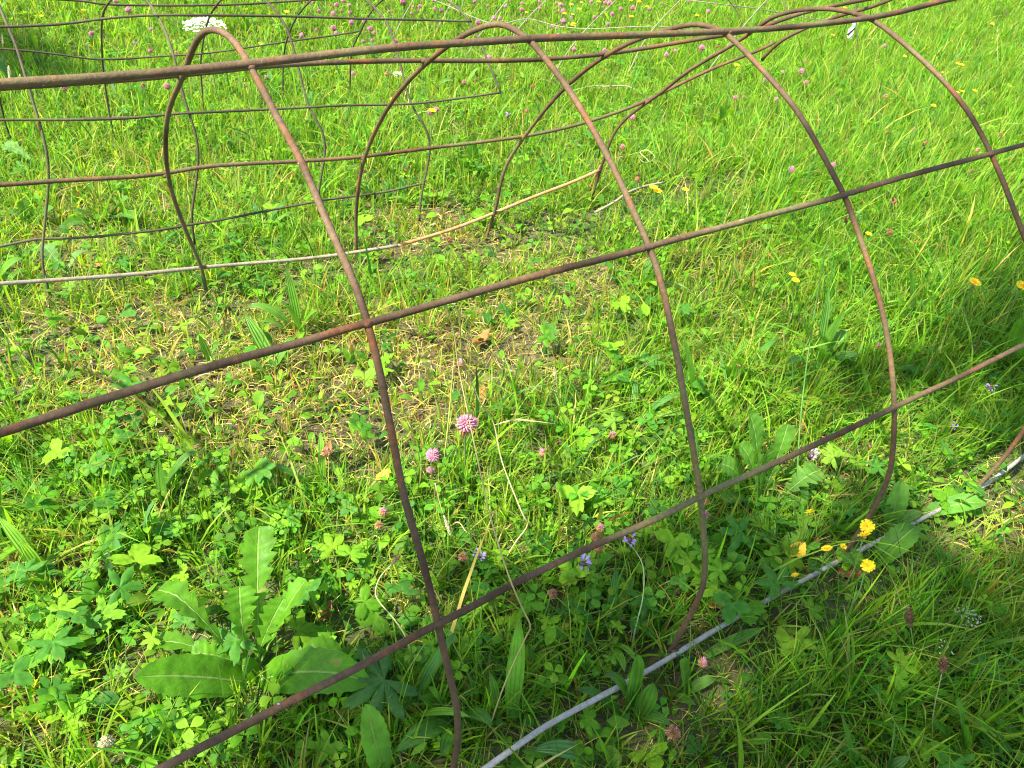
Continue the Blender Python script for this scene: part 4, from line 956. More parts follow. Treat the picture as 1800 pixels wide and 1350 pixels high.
# ------------------------------------------------------------------ rosettes and ribwort plantains, leaf by leaf
def leafy_plant(name, label, cat, base_uv, leaves, mat, kind, c, group=None, fold=.3, crinkle=.02):
    b = at(base_uv[0], base_uv[1], 0)
    root = empty(name, b, label, cat, group)
    for k, L in enumerate(leaves):
        u, v, h, w = L[:4]; lift = L[4] if len(L) > 4 else .35; kd = L[5] if len(L) > 5 else kind; rl = L[6] if len(L) > 6 else 0.0
        tp = at(u, v, h) - b
        b0 = np.array([.006 * math.cos(k * 2.4), .006 * math.sin(k * 2.4), -.004])
        mb = MB()
        ribbon_leaf(mb, arc(b0, tp, lift), w, kd, fold, rl + random.uniform(-.25, .25), crinkle, np.array(c) * random.uniform(.88, 1.12), seed=int(u + v) + k, nu=(66 if kd == 'lobed' else 30) if w > .025 else 18, nv=8 if w > .025 else 6)
        mb.build('leaf', M[mat], root)
    return root

leafy_plant('dandelion_plant', 'large lobed dandelion rosette with broad glossy leaves in the sun at lower left', 'plant', (446, 1190),
            [(455, 925, .10, .040, .25, 'lobed', 0), (277, 1037, .075, .036, .6, 'lobed', -.25), (236, 1190, .08, .040, .12, 'broad', .45), (538, 1018, .10, .030, .2, 'lobed', .5),
             (650, 1200, .05, .044, .35, 'broad', -.1), (262, 1130, .03, .028, .45, 'lobed', 0), (500, 1050, .08, .030, .2, 'lobed', -.5), (600, 1140, .03, .034, .3, 'lobed', .3), (335, 1150, .04, .030, .4, 'lobed', .2),
             (420, 1030, .085, .036, .3, 'lobed', -.3), (425, 1170, .03, .020, .6, 'broad', .2)],
            'big', 'lobed', (.085, .225, .008), fold=.38, crinkle=.035)
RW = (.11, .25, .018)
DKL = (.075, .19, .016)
plants = [
 ('ribwort leaves rising beside the back foot of the nearest arch', (390, 594), [(358, 533, .07, .017, .1), (341, 556, .04, .014, .2)], 'lance', RW),
 ('broad pale ribwort leaf lying over the straw just above the middle bar', (481, 658), [(430, 552, .07, .020, .1), (520, 590, .04, .014, .3), (405, 632, .03, .013, .3)], 'lance', RW),
 ('single narrow pale leaf standing in the straw above the middle bar', (367, 648), [(349, 588, .05, .012, .1), (385, 620, .03, .008, .1)], 'lance', RW),
 ('spreading ribwort plantain with long arching leaves behind the nearest arch', (527, 594), [(430, 541, .06, .016, .5), (455, 566, .04, .014, .4), (503, 470, .11, .014, .1), (556, 500, .10, .015, .15), (560, 545, .06, .013, .4), (497, 530, .09, .014, .2)], 'lance', RW),
 ('upright blunt leaf and curled leaf in the sunny lawn left of the nearest arch', (282, 905), [(280, 805, .09, .020, .05), (356, 793, .06, .014, .6), (215, 868, .03, .012, .3)], 'lance', DKL),
 ('dark broad leaved plant in the gap between first and second back legs', (828, 306), [(829, 238, .10, .024, .1), (806, 280, .05, .020, .3), (880, 290, .04, .018, .3), (845, 262, .06, .018, .3)], 'broad', DKL),
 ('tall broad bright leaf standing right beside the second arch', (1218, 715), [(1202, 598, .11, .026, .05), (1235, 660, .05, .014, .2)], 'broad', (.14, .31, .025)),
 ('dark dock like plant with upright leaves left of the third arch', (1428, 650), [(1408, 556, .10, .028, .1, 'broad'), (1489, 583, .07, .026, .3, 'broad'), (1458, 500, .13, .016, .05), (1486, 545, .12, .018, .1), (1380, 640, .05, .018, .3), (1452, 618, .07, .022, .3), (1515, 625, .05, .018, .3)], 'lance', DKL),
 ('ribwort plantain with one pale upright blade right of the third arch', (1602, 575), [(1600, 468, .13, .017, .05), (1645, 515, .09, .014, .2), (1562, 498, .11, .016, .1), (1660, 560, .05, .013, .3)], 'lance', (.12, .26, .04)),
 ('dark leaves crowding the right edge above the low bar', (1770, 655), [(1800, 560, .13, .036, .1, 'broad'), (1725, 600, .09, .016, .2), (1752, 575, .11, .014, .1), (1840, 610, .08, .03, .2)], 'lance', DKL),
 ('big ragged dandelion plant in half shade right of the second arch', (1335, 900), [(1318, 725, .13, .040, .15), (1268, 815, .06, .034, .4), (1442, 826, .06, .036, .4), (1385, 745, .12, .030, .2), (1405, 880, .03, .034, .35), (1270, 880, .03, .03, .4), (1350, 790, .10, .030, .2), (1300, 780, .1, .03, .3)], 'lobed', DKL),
 ('smooth rounded bright leaf behind the foot of the third arch', (1556, 938), [(1583, 843, .07, .032, .15), (1620, 900, .03, .018, .3)], 'broad', (.13, .28, .035)),
 ('broad dark leaf reaching over the grey bar beside the yellow flowers', (1528, 1000), [(1612, 925, .06, .034, .35), (1480, 985, .03, .018, .3)], 'broad', DKL),
 ('broad leaf lying over the right end of the grey ground bar', (1610, 905), [(1735, 883, .04, .030, .2)], 'broad', (.10, .25, .03)),
 ('tall narrow bright blade standing among clover below the lowest bar', (888, 1282), [(912, 1085, .13, .020, .05), (860, 1180, .06, .012, .2)], 'lance', (.12, .28, .025)),
 ('single upright broad leaf at the bottom edge left of the nearest arch foot', (668, 1385), [(642, 1238, .09, .028, .1)], 'broad', (.12, .27, .03)),
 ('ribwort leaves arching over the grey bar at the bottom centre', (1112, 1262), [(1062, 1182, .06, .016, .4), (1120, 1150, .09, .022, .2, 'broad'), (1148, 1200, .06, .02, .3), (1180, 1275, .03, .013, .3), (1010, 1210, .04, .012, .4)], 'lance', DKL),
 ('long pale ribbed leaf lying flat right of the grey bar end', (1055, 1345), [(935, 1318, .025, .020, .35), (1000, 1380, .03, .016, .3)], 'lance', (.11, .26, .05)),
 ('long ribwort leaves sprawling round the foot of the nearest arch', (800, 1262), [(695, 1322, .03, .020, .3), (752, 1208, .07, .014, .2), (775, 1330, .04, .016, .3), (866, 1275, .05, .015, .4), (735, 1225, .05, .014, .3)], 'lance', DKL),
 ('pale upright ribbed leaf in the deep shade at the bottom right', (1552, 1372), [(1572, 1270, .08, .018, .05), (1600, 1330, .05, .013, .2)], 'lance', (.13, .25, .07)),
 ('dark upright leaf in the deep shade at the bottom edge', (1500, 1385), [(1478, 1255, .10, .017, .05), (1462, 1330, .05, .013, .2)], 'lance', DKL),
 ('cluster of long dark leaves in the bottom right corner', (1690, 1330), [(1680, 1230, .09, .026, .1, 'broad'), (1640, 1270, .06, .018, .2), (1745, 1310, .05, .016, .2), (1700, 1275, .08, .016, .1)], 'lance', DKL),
 ('serrated pale dandelion leaf beside the far tunnel foot at left', (118, 497), [(75, 432, .05, .032, .3), (150, 440, .03, .02, .4)], 'lobed', (.13, .26, .06)),
 ('broad pale leaf at the left edge inside the far tunnel', (78, 305), [(5, 255, .04, .034, .3), (30, 290, .03, .026, .3)], 'lobed', (.13, .27, .06)),
 ('dandelion rosette left of the nearest arch behind the pale bar', (182, 392), [(226, 348, .05, .032, .2), (130, 372, .04, .028, .3), (196, 345, .06, .028, .2), (240, 385, .03, .024, .3), (110, 400, .03, .024, .3)], 'broad', DKL),
 ('low leafy plant at the left edge above the pale bar', (60, 395), [(15, 375, .04, .028, .3), (40, 350, .05, .026, .2), (95, 365, .04, .024, .3)], 'broad', DKL),
 ('broad bright leaves under the second arch apex', (818, 160), [(790, 122, .07, .026, .2), (842, 118, .07, .026, .2), (872, 140, .05, .022, .3), (770, 150, .04, .02, .3)], 'lance', (.13, .28, .03)),
 ('long drooping grass like leaf curling in the left foreground', (238, 960), [(275, 880, .08, .010, .3), (262, 915, .06, .008, .3)], 'lance', (.10, .24, .08)),
 ('dark folded leaf below the low bar between the feet', (1200, 1225), [(1195, 1162, .06, .028, .2), (1260, 1190, .02, .012, .2)], 'broad', DKL),
 ('lance leaf lying under the grey bar beside the second arch foot', (1215, 1165), [(1345, 1103, .02, .013, .15)], 'lance', (.13, .29, .03)),
]
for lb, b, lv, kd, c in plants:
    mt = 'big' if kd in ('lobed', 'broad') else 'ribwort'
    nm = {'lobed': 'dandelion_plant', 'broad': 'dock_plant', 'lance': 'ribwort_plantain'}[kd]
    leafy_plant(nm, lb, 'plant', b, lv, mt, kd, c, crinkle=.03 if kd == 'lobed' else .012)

def make_ribwort(seed):
    r = np.random.default_rng(seed); root = empty('ribwort_plantain', (0, 0, 0))
    for k in range(int(r.integers(3, 7))):
        a = r.uniform(0, 6.28); L = r.uniform(.05, .10); e = r.uniform(.3, 1.1)
        tp = np.array([math.cos(a) * L * math.cos(e), math.sin(a) * L * math.cos(e), L * math.sin(e)])
        mb = MB(); ribbon_leaf(mb, arc((0, 0, -.004), tp, .3), r.uniform(.010, .017), 'lance', .3, r.uniform(-.3, .3), .01, gcol(seed + k, b=1.1), nu=12, nv=4, seed=seed + k)
        mb.build('leaf', M['ribwort'], root)
    return root
rp = [make_ribwort(500 + 10 * i) for i in range(6)]; ru = [False] * 6
for i in range(64):
    while True:
        u, v = rng.uniform(-40, 1840), 1350 * rng.random() ** 1.2; q = np.array([[u, v]]); p = at(u, v, 0)
        if clear_spots(q)[0] < .2 and blob(q, DRY)[0] < .5 and not (-.60 < p[1] < -.40) and not (.30 < p[1] < .47): break
    o = place(rp, ru, i % 6, p, rng.uniform(.7, 1.2), rng.uniform(0, 6.28))
    lb = zlabel('narrow ribbed leaves', u, v); tag(o, lb, 'plant', 'ribwort plantains in the lawn')

# ------------------------------------------------------------------ flowers
def make_clover_flower(seed, fresh, H=.09, size=.0105):
    """pink clover head: dozens of narrow florets round a ball, lower ones withered brown"""
    r = np.random.default_rng(seed); root = empty('clover_flower', (0, 0, 0))
    mb = MB(); n = 120
    for k in range(n):
        zc = 1 - 1.75 * (k + .5) / n; a = k * 2.399963
        s = math.sqrt(max(0, 1 - zc * zc)); d = np.array([s * math.cos(a), s * math.sin(a), zc])
        d = d + np.array([0, 0, .35]); d /= np.linalg.norm(d)
        L = size * (.8 + .4 * r.random()) * (1 if zc > -.2 else .85) * (1 + .22 * math.sin(a + seed)); w = size * .13
        b = d * size * .35
        sd = np.cross(d, [0.3, 0.2, 1]); sd /= np.linalg.norm(sd); s2 = np.cross(d, sd)
        if zc < (-1.2 + 1.9 * (1 - fresh)) + r.normal(0, .12):
            c = np.array([(.34, .17, .07), (.42, .24, .10), (.25, .12, .05)][r.integers(0, 3)]); c2 = c * 1.1
            tip = d * L * .95 + np.array([0, 0, -.3 * L])
        else:
            c = np.array([.46, .36, .30]) * r.uniform(.85, 1.1); c2 = np.array([.54, .22, .34]) * r.uniform(.75, 1.25); tip = d * L
        md = (b + tip) * .55
        V = [b + sd * w * .5, b + s2 * w * .5, b - sd * w * .5, b - s2 * w * .5, md + sd * w, md + s2 * w, md - sd * w, md - s2 * w,
             tip + sd * w * .5, tip + s2 * w * .3, tip - sd * w * .5, tip - s2 * w * .3]
        F = [(i, (i + 1) % 4, 4 + (i + 1) % 4, 4 + i) for i in range(4)] + [(4 + i, 4 + (i + 1) % 4, 8 + (i + 1) % 4, 8 + i) for i in range(4)] + [(8, 9, 10, 11)]
        mb.add(np.array(V) + np.array([0, 0, H]), F, None, np.array([c] * 4 + [(c + c2) / 2] * 4 + [c2] * 4))
    mb.build('flower_head', M['petal'], root)
    mb = MB(); v, f, f3 = tube(catmull([(.012, .006, -.01), (.006, .004, H * .5), (0, 0, H)], 5), .0008, 5); mb.add(v, f, f3, c=(.14, .2, .05))
    mb.build('stem', M['stem'], root)
    return root
cf = [make_clover_flower(1, .8, .09, .009), make_clover_flower(2, .66, .09, .0088), make_clover_flower(3, .55), make_clover_flower(4, .85, .07, .0072), make_clover_flower(5, .7, .08, .008)]
cfu = [False] * 5
bf = [make_clover_flower(11, -.2, .06, .0075), make_clover_flower(12, -.2, .07, .0065), make_clover_flower(13, .0, .06, .0075)]
bfu = [False] * 3
def z4(l, ox, oy, s): return [(ox + x / s, oy + y / s) for x, y in l]
PINK = z4([(65, 45), (70, 100), (80, 182), (175, 330), (248, 322), (265, 262), (380, 95), (480, 15), (570, 60), (560, 108), (620, 55), (740, 75), (790, 85), (1055, 15), (1160, 48), (1200, 150), (1250, 150),
     (1080, 180), (1298, 55), (1335, 12), (1430, 30), (1430, 80), (1575, 70), (1565, 15), (1700, 30), (1735, 45), (1750, 90), (1755, 175), (1660, 215), (1705, 225), (1710, 285), (430, 330), (1165, 465),
     (755, 870), (700, 890), (185, 170), (225, 230), (20, 10), (730, 8), (500, 35)], 600, 0, 4.5)
PINK += z4([(170, 20), (415, 75), (500, 65), (635, 75), (205, 140), (345, 115), (310, 195), (1100, 95), (945, 12), (745, 30), (285, 405), (45, 395), (1055, 380), (840, 405), (775, 440), (1545, 635),
     (1690, 575), (1315, 775), (1355, 740), (1375, 770), (1645, 790), (285, 25), (325, 30), (20, 140)], 1000, 0, 4.5)
PINK += z4([(640, 325), (525, 383), (625, 380), (650, 437), (680, 505), (863, 745), (575, 898), (790, 870), (100, 255), (1710, 65), (1065, 245), (135, 60)], 1200, 0, 3)
PINK += z4([(795, 157), (885, 458), (1405, 408), (340, 463), (480, 180), (1755, 75), (1760, 150), (1665, 160), (1590, 190), (1640, 20), (1775, 28), (675, 58), (710, 230), (795, 270), (610, 10)], 0, 0, 3)
PINK += [(1112, 208), (380, 12), (455, 8), (560, 20), (620, 130), (590, 60)]
for i, (u, v) in enumerate(PINK):
    s = rng.uniform(.58, 1.0)
    k = i % 5; h = [.09, .09, .09, .07, .08][k] * s
    p = at(u, v, h); p[2] = float(gz(p[0], p[1]))
    o = place(cf, cfu, k, p, s, rng.uniform(0, 6.28))
    lb = zlabel(('tiny ' if s < .70 else 'plump ' if s > .88 else '') + 'pink clover head', u, v); tag(o, lb, 'flower', 'pink clover flowers in the meadow')
def special(proto, H, u, v, s, label, rz=0.0, tilt=(0, 0)):
    o = copy_tree(proto); p = at(u, v, H * s); p[2] = float(gz(p[0], p[1])); o.location = p.tolist(); o.scale = (s, s, s); o.rotation_euler = (tilt[0], tilt[1], rz)
    o.pop('group', None); tag(o, label, 'flower'); o['group'] = ''; del o['group']; return o
special(cf[2], .09, 818, 745, 1.3, 'largest pink clover head with rust brown underside, between the nearest and second arch')
special(cf[1], .09, 758, 802, 1.0, 'pink clover head just right of the nearest arch below the large one')
special(cf[3], .07, 757, 826, .7, 'tiny pink clover bud directly under another pink head')
special(bf[2], .06, 1236, 1166, .8, 'dark reddish clover bud in shade below the grey bar')
BROWN = z4([(800, 480), (775, 540), (1065, 510), (930, 575), (1090, 695), (1215, 685), (1280, 755), (940, 765), (1660, 165), (1635, 125), (1430, 610), (1550, 795), (1110, 1060), (1095, 1220), (1355, 865),
     (1625, 715), (1680, 710), (230, 270), (180, 245), (865, 800), (720, 640), (1740, 1100), (1520, 900)], 1200, 0, 3) + \
    [(675, 900), (668, 922), (1046, 943), (1056, 928), (1051, 962), (970, 1042), (953, 796), (816, 978), (1242, 882), (1075, 765), (1186, 1287), (900, 82), (815, 145), (936, 152), (1120, 315),
     (810, 640), (575, 795), (640, 300), (1240, 905), (925, 195), (250, 150), (310, 95), (600, 20), (790, 420), (1095, 260), (980, 20), (720, 70), (735, 20), (680, 130), (1300, 640), (1545, 610), (1160, 20)]
for i, (u, v) in enumerate(BROWN):
    s = rng.uniform(.75, 1.1); k = i % 3; h = [.06, .07, .06][k] * s
    p = at(u, v, h); p[2] = float(gz(p[0], p[1]))
    o = place(bf, bfu, k, p, s, rng.uniform(0, 6.28))
    lb = zlabel(('small ' if s < .85 else 'large ' if s > 1 else '') + 'brown clover head', u, v); tag(o, lb, 'flower', 'withered clover heads in the meadow')
o = special(bf[0], .05, 193, 1312, .95, 'cream white clover head with drooping florets at the bottom left')
hd = [c for c in o.children if c.name.startswith('flower_head')][0]; hd.data = hd.data.copy()
a_ = hd.data.color_attributes['col']; n_ = len(hd.data.vertices)
cc_ = np.ones((n_, 4), np.float32); cc_[:, :3] = np.array([.50, .46, .24]) * rng.uniform(.5, 1.15, (n_, 1)); a_.data.foreach_set('color', cc_.ravel())

def petal_ring(mb, n, r0, r1, w, c, lift, seed=0, z=0.0, tooth=True):
    r = np.random.default_rng(seed)
    for k in range(n):
        a = 2 * math.pi * (k + r.uniform(-.15, .15)) / n; ca, sa = math.cos(a), math.sin(a); L = r1 * r.uniform(.88, 1.05)
        pts = [(r0, -w * .3), (r0, w * .3), (L * .6, w * .55), (L * .6, -w * .55), (L * .96, w * .5), (L * .96, -w * .5)]
        V = [(x * ca - y * sa, x * sa + y * ca, z + lift * (x / r1) + .15 * abs(y)) for x, y in pts]
        mb.add(np.array(V), [(0, 1, 2, 3), (3, 2, 4, 5)], None, np.array(c) * r.uniform(.85, 1.1))

def make_yellow(seed, H=.09, R_=.0085, five=False):
    root = empty('yellow_flower', (0, 0, 0)); mb = MB()
    if five:
        for k in range(5):
            a = k * 1.2566; v, f = leaflet(R_, R_ * .95, .4, -.5, 4, 1.2)
            c, s = math.cos(a), math.sin(a); v = np.stack([v[:, 0] * c - v[:, 1] * s, v[:, 0] * s + v[:, 1] * c, v[:, 2] + H], -1)
            mb.add(v, f, None, (.85, .62, .02))
    else:
        petal_ring(mb, 12, .001, R_, R_ * .32, (.92, .68, .02), .0015, seed, H + .001)
        petal_ring(mb, 9, .001, R_ * .6, R_ * .26, (.92, .62, .02), .003, seed + 1, H + .002)
    v, f, f3 = tube([(0, 0, H - .001), (0, 0, H + .0035)], [R_ * .28, R_ * .16], 8); mb.add(v, f, f3, c=(.75, .42, .02))
    mb.build('flower_head', M['petal'], root)
    mb = MB(); v, f, f3 = tube(catmull([(.015, .008, -.01), (.010, .006, H * .5), (0, 0, H - .006), (0, 0, H)], 4), [.0008] * 10 + [.0012, .0026, .0020], 6); mb.add(v, f, f3, c=(.13, .22, .06))
    mb.build('stem', M['stem'], root); return root
yf = [make_yellow(1), make_yellow(2, .08, .0075), make_yellow(3, .10, .0085, True), make_yellow(4, .07, .007, True)]; yu = [False] * 4
YEL = z4([(13, 1003), (980, 1235), (1370, 383), (1450, 340), (1472, 345), (1445, 488), (1475, 483), (1170, 300), (1320, 560), (855, 42), (790, 185), (1400, 460), (1630, 130), (1540, 480)], 1200, 0, 3) + \
    z4([(30, 115), (35, 190), (20, 40), (235, 15), (490, 5), (555, 18), (620, 58), (100, 20)], 1000, 0, 4.5) + [(1392, 483), (1398, 494), (1155, 337), (1148, 330), (147, 18), (73, 29), (504, 22), (1018, 16),
    (1007, 45), (992, 25), (1225, 28), (760, 195), (690, 175), (985, 8), (1110, 30), (1295, 115), (925, 22)]
for i, (u, v) in enumerate(YEL):
    k = (0, 2, 3, 1)[i % 4]; s = rng.uniform(.8, 1.15); h = [.09, .08, .10, .07][k] * s
    p = at(u, v, h); p[2] = float(gz(p[0], p[1]))
    o = place(yf, yu, k, p, s, rng.uniform(0, 6.28)); lb = zlabel('small yellow daisy' if k in (0, 1) else 'small yellow buttercup', u, v); tag(o, lb, 'flower', 'small yellow flowers in the meadow')
for u, v, k, s, tl, lb in [(1524, 925, 0, 1.05, (.65, -.45), 'upper yellow flower of the pair above the grey bar at the third arch foot'),
                           (1520, 944, 1, 1.15, (.65, -.45), 'lower yellow flower of the pair above the grey bar at the third arch foot'),
                           (1454, 967, 1, .95, (.65, -.45), 'yellow flower just left of the third arch foot beside a yellow dead leaf'),
                           (1424, 903, 1, 1.0, (.65, -.45), 'yellow flower above the yellow dead leaf, left of the third arch foot'),
                           (1526, 993, 1, 1.1, (.2, 1.1), 'yellow flower seen edge on below the grey bar'),
                           (1482, 961, 3, .7, (0, 0), 'half closed yellow bud between the yellow flowers and the arch foot'),
                           (1398, 1013, 1, .7, (.9, 0), 'small half hidden yellow flower touching the grey bar'),
                           (1712, 498, 0, 1.35, (.1, .1), 'golden yellow daisy like flower on a tall stem near the right edge'),
                           (1797, 505, 0, 1.5, (.1, -.1), 'golden yellow flower cut by the right edge of the view')]:
    o = copy_tree(yf[k]); h = [.09, .08, .10, .07][k] * s; p = at(u, v, h)
    # keep the head where it is while the stem leans
    Rm = Matrix.Rotation(tl[1], 3, 'Y') @ Matrix.Rotation(tl[0], 3, 'X')
    if tl[0] > .3: Rm = Vector((0, 0, 1)).rotation_difference(Vector((-.42 + .2 * math.sin(u), -.52, .62 + .2 * math.cos(v)))).to_matrix()
    off = Rm @ Vector((0, 0, h))
    st = [c for c in o.children if c.name.startswith('stem')][0]
    hdm = [c for c in o.children if c.name.startswith('flower_head')][0]
    b = p.copy(); b[2] = float(gz(b[0], b[1])); o.location = b.tolist(); o.scale = (s, s, s)
    hdm.rotation_euler = Rm.to_euler(); hh = h / s; hdm.location = Vector((0, 0, hh)) - Rm @ Vector((0, 0, hh))
    if 'group' in o: del o['group']
    tag(o, lb, 'flower')

def make_selfheal(seed):
    r = np.random.default_rng(seed); root = empty('selfheal_flower', (0, 0, 0)); mb = MB(); H = .05
    v, f, f3 = tube([(0, 0, H - .012), (0, 0, H - .004), (0, 0, H + .004)], [.003, .0045, .003], 8); mb.add(v, f, f3, c=(.12, .07, .08))
    for k in range(9):
        a = r.uniform(0, 6.28); z = r.uniform(-.008, .008); b = np.array([math.cos(a) * .004, math.sin(a) * .004, H + z])
        v, f = leaflet(.0075, .0042, .6, .6, 3, 1.0); c, s = math.cos(a), math.sin(a)
        v = np.stack([v[:, 0] * c - v[:, 1] * s, v[:, 0] * s + v[:, 1] * c, v[:, 2] + v[:, 0] * .5], -1) + b
        mb.add(v, f, None, np.array([.36, .24, .62]) * r.uniform(.8, 1.25))
    mb.build('flower_head', M['petal'], root)
    mb = MB(); v, f, f3 = tube([(.004, 0, -.01), (0, 0, H - .01)], .0009, 5); mb.add(v, f, f3, c=(.12, .12, .05)); mb.build('stem', M['stem'], root); return root
shp = [make_selfheal(1), make_selfheal(2)]; shu = [False, False]
for i, (u, v, lb) in enumerate([(842, 977, 'purple selfheal flower right of the nearest arch above the low bar'), (1024, 992, 'purple selfheal flower just below the low bar left of the second arch foot'),
                                (1106, 950, 'purple selfheal flower touching the low bar left of the second arch'), (1678, 752, 'purple selfheal flower in the shade under the low bar at the right'),
                                (1741, 682, 'pale purple selfheal flower near the right edge'), (1427, 798, 'pale lilac selfheal flower peeking over the low bar'), (893, 203, 'purple flower in the far grass under the second arch')]):
    s = rng.uniform(.7, .9); p = at(u, v, .05 * s); p[2] = float(gz(p[0], p[1])); o = place(shp, shu, i % 2, p, s, rng.uniform(0, 6)); tag(o, lb, 'flower')
    if i == 0: pass

def umbel(u, v, R_, H, n, c, label, fs=.0016, rr=0.0):
    p = at(u, v, H); b = p.copy(); b[2] = float(gz(b[0], b[1])); root = empty('white_umbel_flower', b, label, 'flower')
    r = np.random.default_rng(int(u)); mb = MB(); st = MB()
    v_, f, f3 = tube(catmull([(.01, 0, -.01), (.004, 0, H * .5), (0, 0, H - R_ * .7)], 4), .0011, 5); st.add(v_, f, f3, c=(.12, .2, .06))
    for k in range(n):
        q = math.sqrt((k + .5) / n) * R_; a = k * 2.4
        t = np.array([q * math.cos(a), q * math.sin(a), H - .25 * q * q / R_ + r.normal(0, .001)])
        if k % 4 == 0:
            v_, f, f3 = tube([(0, 0, H - R_ * .7), t], .0004, 3); st.add(v_, f, f3, c=(.2, .3, .1))
        for e in range(int(max(1, 3 - fs * 200))):
            d = r.normal(0, fs, 3) * np.array([1, 1, .3]); aa = r.uniform(0, 6.28, 5)
            V = np.array([(fs * math.cos(x), fs * math.sin(x), 0) for x in np.linspace(0, 5.03, 5)] + [(0, 0, fs * .6)]) + t + d
            mb.add(V, None, [(i, (i + 1) % 5, 5) for i in range(5)], c)
    mb.build('flower_head', M['petal'], root); st.build('stem', M['stem'], root)
umbel(358, 36, .048, .22, 150, (.85, .85, .76), 'flat white umbel flower beyond the apex of the nearest arch', .0024)
umbel(1704, 1080, .015, .05, 30, (.48, .54, .36), 'tiny white starry flower cluster in the shade at lower right', .0011)
umbel(1662, 1138, .010, .05, 5, (.6, .62, .45), 'three tiny white buds beside the lower brown plantain head', .0012)
umbel(700, 128, .014, .08, 26, (.62, .68, .42), 'pale yellowish flower cluster left of the second arch', .0016)

def stalk(name, label, cat, pts, r, c, mat='straw', head=None, branch=None, group=None):
    P = [at(u, v, h) for u, v, h in pts]; b = P[0].copy(); b[2] = float(gz(b[0], b[1]))
    K = catmull(P, 6) - b; root = empty(name, b, label, cat, group)
    mb = MB(); v, f, f3 = tube(K, np.linspace(r, r * .6, len(K)), 6); mb.add(v, f, f3, c=c); mb.build('stalk', M[mat], root)
    if branch:
        for q in branch:
            B = [at(u, v, h) - b for u, v, h in q]; mb = MB(); ribbon_leaf(mb, B, r * 3.2, 'lance', .3, 0, 0, c, nu=14, nv=3); mb.build('leaf', M[mat], root)
    if head:
        kind, L, Wd, hc = head; mb = MB(); e = K[-1]; d = K[-1] - K[-4]; d /= np.linalg.norm(d); rr = np.random.default_rng(int(pts[0][0]))
        if kind == 'spike':
            n = 60
            sd = np.cross(d, [.2, .1, 1]); sd /= np.linalg.norm(sd); s2 = np.cross(d, sd)
            for k in range(n):
                t = k / n; a = k * 2.4; w = Wd * .5 * math.sin(math.pi * (.12 + .8 * t)); o_ = sd * math.cos(a) + s2 * math.sin(a)
                b0 = e + d * (t * L) + o_ * w * .2; t0 = e + d * (t * L + Wd * .35) + o_ * w
                q = np.cross(o_, d) * Wd * .16
                mb.add(np.array([b0, (b0 + t0) / 2 + q, t0, (b0 + t0) / 2 - q, (b0 + t0) / 2 + o_ * Wd * .1]), None, [(0, 1, 4), (1, 2, 4), (2, 3, 4), (3, 0, 4)], np.array(hc) * rr.uniform(.6, 1.3))
        mb.build('seed_head', M['straw'], root)
    return root
DS = (.42, .33, .12)
stalk('dry_grass_stalk', 'long bent straw stalk hanging from the middle bar and crossing the low bar', 'grass stalk',
      [(853, 1300, 0), (888, 1200, .09), (922, 1125, .15), (932, 1101, .19), (920, 1073, .225), (899, 1025, .265), (877, 960, .27), (860, 900, .28), (840, 810, .29), (822, 725, .30), (805, 640, .33), (799, 590, .36), (787, 545, .395), (784, 531, .413)],
      .0008, DS)
stalk('dry_grass_stalk', 'pale dry grass stalk draped from the middle bar with a leaf pointing right', 'grass stalk',
      [(877, 1003, 0), (905, 955, .04), (927, 923, .06), (917, 900, .08), (883, 813, .12), (868, 745, .16), (847, 712, .2), (836, 688, .22), (815, 640, .27), (810, 597, .33), (808, 556, .38), (800, 538, .41), (785, 527, .415)],
      .0009, (.46, .37, .15), branch=[[(868, 747, .16), (905, 738, .17), (935, 740, .16), (976, 745, .14)]])
stalk('dry_grass_stalk', 'short yellow dry stalk left of the largest clover head', 'grass stalk', [(780, 815, 0), (785, 770, .05), (792, 700, .10), (798, 635, .16)], .0010, (.42, .40, .10))
stalk('grass_seed_head', 'dry cream seed head hanging low between the nearest arch and the straw stalks', 'grass stalk', [(765, 905, 0), (764, 850, .09), (772, 880, .075), (780, 905, .06)], .0008, DS, head=('spike', .028, .0055, (.62, .50, .30)))
stalk('dry_grass_stalk', 'thin curled dry stem on the leaves right of the low cream seed head', 'grass stalk', [(770, 926, .01), (790, 925, .03), (806, 918, .04), (820, 935, .04), (838, 942, .03), (862, 945, .01)], .0009, (.50, .33, .16))
stalk('plantain_flower_stalk', 'wavy pale stem with nodding brown bud left of the nearest arch foot', 'plant stalk',
      [(735, 1195, 0), (715, 1125, .05), (694, 1090, .06), (667, 1058, .065), (660, 1040, .07), (668, 1015, .075), (688, 992, .085)], .0010, (.34, .38, .12), 'stem', ('spike', .012, .006, (.30, .17, .10)))
stalk('plantain_flower_stalk', 'bent pale green stem with brown bud touching the low bar left of the second arch', 'plant stalk',
      [(1108, 1150, 0), (1118, 1100, .035), (1130, 1050, .06), (1131, 1000, .09), (1118, 970, .11), (1097, 948, .13)], .0009, (.30, .40, .15), 'stem', ('spike', .014, .007, (.34, .22, .10)))
stalk('curled_stem', 'pale stem curled into a loop right of the second arch', 'plant stalk',
      [(1133, 300, 0), (1140, 284, .03), (1125, 268, .04), (1138, 264, .045), (1150, 274, .04), (1145, 283, .03), (1132, 285, .03), (1124, 278, .03), (1122, 268, .035), (1108, 272, .04), (1092, 275, .04)], .0010, (.45, .52, .20), 'stem', ('spike', .014, .006, (.50, .32, .12)))
stalk('tall_stem', 'tall thin green stem rising straight between the second and third arch', 'plant stalk', [(1400, 890, 0), (1404, 780, .09), (1413, 680, .16), (1430, 560, .25), (1453, 430, .35)], .0013, (.10, .22, .04), 'stem')
